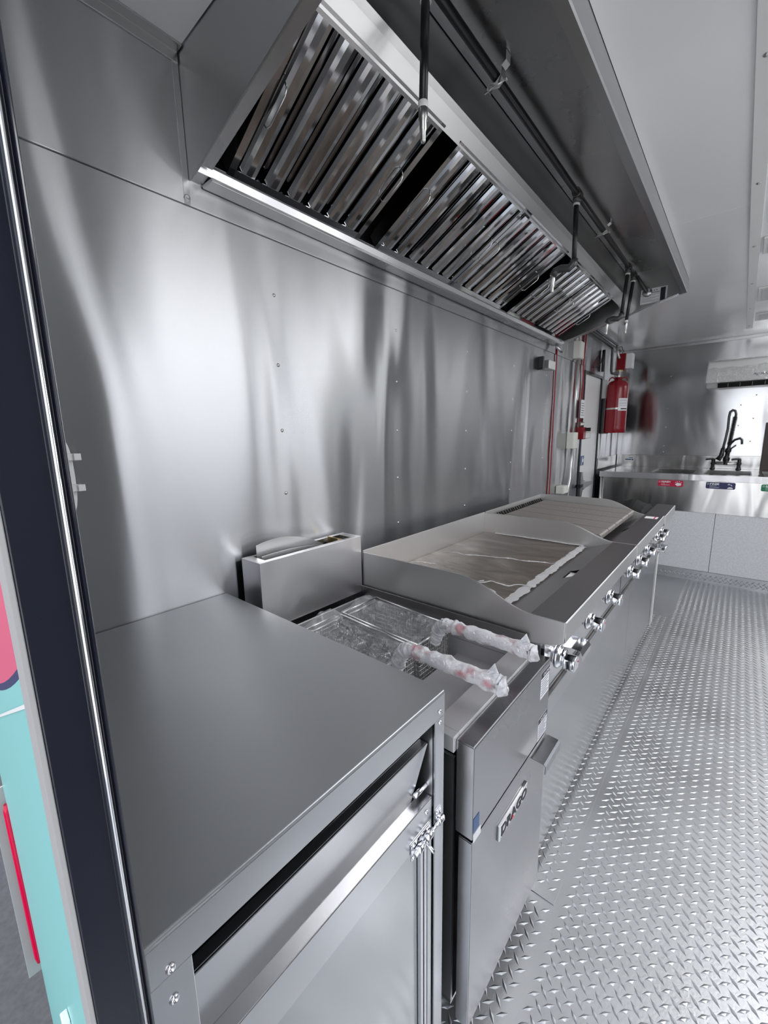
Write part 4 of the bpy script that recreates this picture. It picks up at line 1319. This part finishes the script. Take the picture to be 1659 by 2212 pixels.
# ------------------------------------------------------------------ suppression cylinder, control box and pipework in the corner
tx, ty = 0.122, 4.22
tk = thing('suppression_cylinder', (tx, ty, 1.195), 'big red fire suppression cylinder hung in the far left corner', 'fire extinguisher')
P('cylinder', MB().lathe([(0, 0), (0.083, 0.0), (0.086, 0.004), (0.086, 0.052), (0.0855, 0.055), (0.086, 0.06), (0.086, 0.385), (0.082, 0.415), (0.068, 0.440), (0.045, 0.452), (0.030, 0.456), (0.030, 0.478), (0.0, 0.478)], (tx, ty, 1.195), (0, 0, 1), 36), M['red'], tk)
for s_ in (-1, 1):
    dx, dy = 0.8 * s_, 0.6 * s_
    cc = Vector((tx + dx * 0.052, ty + dy * 0.052, 1.643))
    pts = [cc + Vector((dx * 0.026 * math.cos(a), dy * 0.026 * math.cos(a), 0.030 * math.sin(a))) for a in [PI * i / 10 for i in range(11)]]
    P('lifting_ring', MB().tube(pts, 0.005, 8), M['red'], tk)
P('valve', MB().lathe([(0.014, 0), (0.014, 0.045), (0.024, 0.05), (0.024, 0.062), (0.010, 0.066), (0, 0.066)], (tx, ty, 1.672), (0, 0, 1), 14), M['zinc'], tk)
P('valve_cap', MB().lathe([(0, 0), (0.030, 0), (0.030, 0.012), (0.012, 0.016), (0, 0.016)], (tx, ty, 1.722), (0, 0, 1), 8), M['brass'], tk)
# curved label and strap
def curved(nm, r, a0, a1, z0, z1, mat, par):
    b = MB(); n = 12; v = []
    for i in range(n + 1):
        a = a0 + (a1 - a0) * i / n
        v += [(tx + r * math.cos(a), ty + r * math.sin(a), z0), (tx + r * math.cos(a), ty + r * math.sin(a), z1)]
    b.add(v, [(2 * i, 2 * i + 2, 2 * i + 3, 2 * i + 1) for i in range(n)], 0, True)
    return P(nm, b, mat, par)
lb = curved('cylinder_label', 0.0866, -1.20, -0.15, 1.385, 1.490, M['paper'], tk)
for z, mt in ((1.475, 'greyink'), (1.465, 'greyink'), (1.450, 'greyink'), (1.440, 'greyink'), (1.425, 'greyink')):
    curved('print_line', 0.0870, -1.12, -0.25, z, z + 0.003, M[mt], lb)
curved('print_line', 0.0870, -0.95, -0.20, 1.396, 1.406, M['ink'], lb)
curved('strap', 0.0875, -2.7, -1.22, 1.398, 1.412, M['zinc'], tk)
cbx = thing('release_box', (0.118, 4.30, 1.74), 'small red release box above the suppression cylinder', 'box')
P('box', MB().box(0.080, 0.150, 4.300, 4.40, 1.745, 1.885), M['red'], cbx, 0.003)
P('side_label', MB().prism([(0.151, 1.755), (0.200, 1.755), (0.200, 1.88), (0.151, 1.88)], 4.306, 4.40), M['paper'], cbx, 0.001)
P('cable_ram', MB().tube([(0.076, 4.29, 1.955), (0.083, 4.288, 1.90), (0.105, 4.285, 1.84)], 0.009, 10), M['zinc'], cbx)
P('cable', MB().tube([(0.08, 4.29, 1.94), (0.115, 4.285, 1.94), (0.128, 4.285, 1.905), (0.122, 4.29, 1.88)], 0.003, 8), M['black'], cbx)

def pipe(name, path, r, mat, label, cat, group=None, seg=12):
    o = MB().tube(path, r, seg).build(name, mat)
    return tag(o, label, cat, group)
pipe('gas_pipe', [(0.060, 2.95, 1.990), (0.060, 4.38, 1.972)], 0.010, M['iron'], 'dark pipe running under the ceiling beside the wall beyond the hood, outermost of the pair', 'pipe')
pipe('ceiling_conduit', [(0.025, 2.95, 1.985), (0.025, 4.70, 1.970)], 0.008, M['iron'], 'thinner dark conduit under the ceiling against the wall beyond the hood', 'pipe')
pipe('agent_pipe', [(0.09, 2.95, 1.925), (0.09, 4.05, 1.905), (0.09, 4.07, 1.89), (0.09, 4.08, 1.72), (0.09, 4.10, 1.700), (0.118, 4.19, 1.698)], 0.010, M['iron'], 'dark pipe dropping by an elbow to the valve of the red cylinder', 'pipe')
pipe('drop_conduit', [(0.018, 4.10, 1.90), (0.018, 4.10, 1.72)], 0.012, M['black'], 'short black vertical pipe left of the red cylinder above the door', 'pipe')
pipe('loose_cable', [(0.012, 4.10, 1.88), (0.03, 3.98, 1.78), (0.012, 3.92, 1.73), (0.02, 3.86, 1.735)], 0.003, M['black'], 'thin loose black cable above the white side door', 'cable')
vg = thing('air_grille', (0.02, 4.32, 1.2), 'black slatted grille on the wall behind the red cylinder', 'grille')
P('white_head', MB().box(0.001, 0.031, 4.205, 4.40, 1.50, 1.66), M['white'], vg, 0.003)
b = MB().box(0.001, 0.012, 4.205, 4.50, 1.19, 1.498)
P('backing', b, M['void'], vg)
b = MB()
for i in range(6):
    y = 4.215 + i * 0.048
    b.box(0.012, 0.030, y, y + 0.014, 1.195, 1.495)
P('slats', b, M['iron'], vg)
P('rating_sticker', MB().box(0.09, 0.17, YF - 0.0136, YF - 0.0124, 0.90, 0.946), M['paper'], sk)
P('sticker_print', MB().box(0.13, 0.165, YF - 0.0140, YF - 0.0137, 0.935, 0.941).box(0.095, 0.15, YF - 0.0140, YF - 0.0137, 0.915, 0.926).box(0.155, 0.168, YF - 0.0140, YF - 0.0137, 0.912, 0.928), M['blue'], sk)

# electrical boxes and conduit on the wall before the side door
def jbox(y, z, dy, dz, dx, label):
    r = thing('junction_box', (0.0, y, z), label, 'junction box', 'white junction boxes on the cooking wall')
    P('box_body', MB().box(0.001, dx, y, y + dy, z, z + dz), M['ivory'], r, 0.003)
    P('box_cover', MB().box(dx + 0.0002, dx + 0.004, y + 0.002, y + dy - 0.002, z + 0.002, z + dz - 0.002), M['ivory'], r, 0.002)
jbox(3.31, 1.735, 0.095, 0.118, 0.048, 'white junction box highest up, just under the end of the hood')
jbox(3.28, 1.085, 0.105, 0.120, 0.048, 'white junction box midway down the wall beside the red pull station')
jbox(3.10, 0.765, 0.110, 0.055, 0.055, 'white low junction box just behind the far end of the charbroiler')
pipe('electrical_conduit', [(0.026, 3.365, 1.733), (0.026, 3.345, 1.207)], 0.009, M['galv'], 'bright upright conduit between the two upper white boxes', 'conduit')
pipe('electrical_conduit', [(0.026, 3.345, 1.083), (0.026, 3.340, 0.93), (0.030, 3.33, 0.86), (0.030, 3.30, 0.80), (0.030, 3.28, 0.70)], 0.009, M['galv'], 'bright bent conduit dropping below the middle white box', 'conduit')
pipe('electrical_conduit', [(0.026, 3.37, 1.853), (0.026, 3.372, 2.0)], 0.007, M['galv'], 'short conduit stub on top of the highest white box', 'conduit')
def wig(y, z0, z1, amp, n, x=0.008):
    return [(x, y + amp * math.sin(i * 1.1), z0 + (z1 - z0) * i / n) for i in range(n + 1)]
pipe('red_cable', wig(2.948, 1.766, 0.70, 0.002, 24), 0.0042, M['redcable'], 'long red cable clipped straight down the cooking wall', 'cable', seg=8)
pipe('red_cable', wig(3.56, 1.99, 1.27, 0.010, 12, 0.012), 0.0055, M['redcable'], 'red cable running down beside the door frame to the pull station', 'cable', seg=8)
ps = thing('pull_station', (0.0, 3.58, 1.15), 'red fire pull station on the wall left of the white door', 'fire alarm')
P('box', MB().box(0.001, 0.050, 3.53, 3.60, 1.150, 1.245), M['red'], ps, 0.003)
P('pull_handle', MB().box(0.051, 0.085, 3.585, 3.60, 1.212, 1.240), M['black'], ps, 0.001)
P('wire_guard', MB().tube([(0.051, 3.59, 1.205), (0.085, 3.59, 1.205), (0.085, 3.59, 1.160), (0.051, 3.59, 1.155)], 0.0018, 6), M['zinc'], ps)
P('conduit_connector', MB().tube([(0.025, 3.545, 1.246), (0.025, 3.545, 1.285)], 0.010, 10).tube([(0.025, 3.585, 1.246), (0.025, 3.585, 1.285)], 0.010, 10), M['zinc'], ps)
sg = thing('instruction_sign', (0.0, 3.56, 1.31), 'narrow white instruction sign above the red pull station', 'sign')
P('plate', MB().box(0.0195, 0.0215, 3.52, 3.62, 1.315, 1.455), M['paper'], sg)
m = MB()
for i in range(6):
    z = 1.335 + i * 0.018
    m.box(0.0215, 0.0219, 3.53, 3.61 - 0.012 * (i % 2), z, z + 0.006)
P('print_lines', m, M['greyink'], sg)
wb = thing('wall_light', (0.0, 2.72, 1.6), 'small dull metal box on the wall under the hood, black bracket on its left', 'light')
P('housing', MB().box(0.001, 0.045, 2.71, 2.83, 1.598, 1.650), M['galv'], wb, 0.003)
P('bracket', MB().prism([(2.640, 1.585), (2.680, 1.590), (2.668, 1.60), (2.665, 1.665), (2.650, 1.665), (2.648, 1.60)], 0.001, 0.03, 'x'), M['black'], wb)
pipe('heat_sensor', [(0.03, 2.86, 1.762), (0.045, 2.86, 1.735), (0.055, 2.90, 1.722)], 0.010, M['zinc'], 'small metal fitting under the hood edge above the wall light', 'sensor')

# white hook plate on the wall by the rear doorway
hk = thing('hook_plate', (0.0, 0.21, 1.05), 'white plastic hook plate on the wall beside the black door jamb', 'hook')
pts = []
for i in range(24):
    a = 2 * PI * i / 24
    pts.append((0.204 + 0.020 * math.copysign(abs(math.cos(a)) ** 0.7, math.cos(a)), 1.133 + 0.077 * math.copysign(abs(math.sin(a)) ** 0.75, math.sin(a))))
P('plate', MB().prism(pts, 0.001, 0.007, 'x'), M['white'], hk, 0.001)
for z in (1.172, 1.112):
    P('hook', MB().box(0.007, 0.022, 0.205, 0.231, z - 0.007, z + 0.006).box(0.022, 0.026, 0.222, 0.234, z - 0.007, z + 0.006), M['white'], hk, 0.001)
b = MB()
for i in range(9):
    b.box(0.007, 0.0078, 0.212, 0.2138, 1.120 + i * 0.0048, 1.1225 + i * 0.0048)
P('slots', b, M['ink'], hk)

# ceiling lamps
for i, (y0, y1, lab_) in enumerate(((2.54, 2.75, 'rectangular ceiling fitting nearest the camera, at the right edge'),
                              (3.38, 3.70, 'rectangular ceiling fitting in the middle of the row at the right edge'),
                              (4.10, 4.32, 'rectangular ceiling fitting closest to the air conditioner'))):
    r = thing('ceiling_light', (1.1, y0, ZC), lab_, 'ceiling light', 'ceiling lights')
    P('frame', MB().box(0.985, 1.38, y0, y1, ZC - 0.010, ZC - 0.0003), M['white'], r, 0.002)
    P('diffuser', MB().box(1.003, 1.362, y0 + 0.02, y1 - 0.02, ZC - 0.0125, ZC - 0.0102), M['diffuser'], r)

for lx, ly, ln, pw in FILL_LAMPS:  # unseen panels made up to go with the added fill lights
    r = tag(MB().box(lx - 0.32, lx + 0.32, ly - ln / 2 - .02, ly + ln / 2 + .02, 1.990, ZC - 0.0005).build('ceiling_light', M['white']), 'panel over an added fill light on the serving side, out to the right', 'ceiling light', 'panels over the added fill lights on the serving side')
# outside: tail light and hinge on wrapped rear face, glare shaped as white cross
tl = thing('tail_light', (-0.04, 0.03, 0.08), 'long upright red tail light on the outside corner of the truck', 'tail light')
P('lens', MB().tube([(-0.050, 0.041, 0.085), (-0.050, 0.0385, 0.10), (-0.050, 0.0385, 0.47), (-0.050, 0.041, 0.485)], 0.0050, 12), M['taillight'], tl)
P('bezel', MB().box(-0.064, -0.0605, 0.020, 0.050, 0.05, 0.52), M['rubber'], tl, 0.001)
hg = thing('door_hinge', (0.46, 0.033, 0.46), 'small hinge with its glare shaped as a white cross on the outside of the truck beside the doorway', 'hinge')
P('hinge_glare_leaf', MB().box(0.43, 0.49, 0.0240, 0.0350, 0.445, 0.475).box(0.452, 0.468, 0.0280, 0.0350, 0.40, 0.53), M['white'], hg, 0.001)
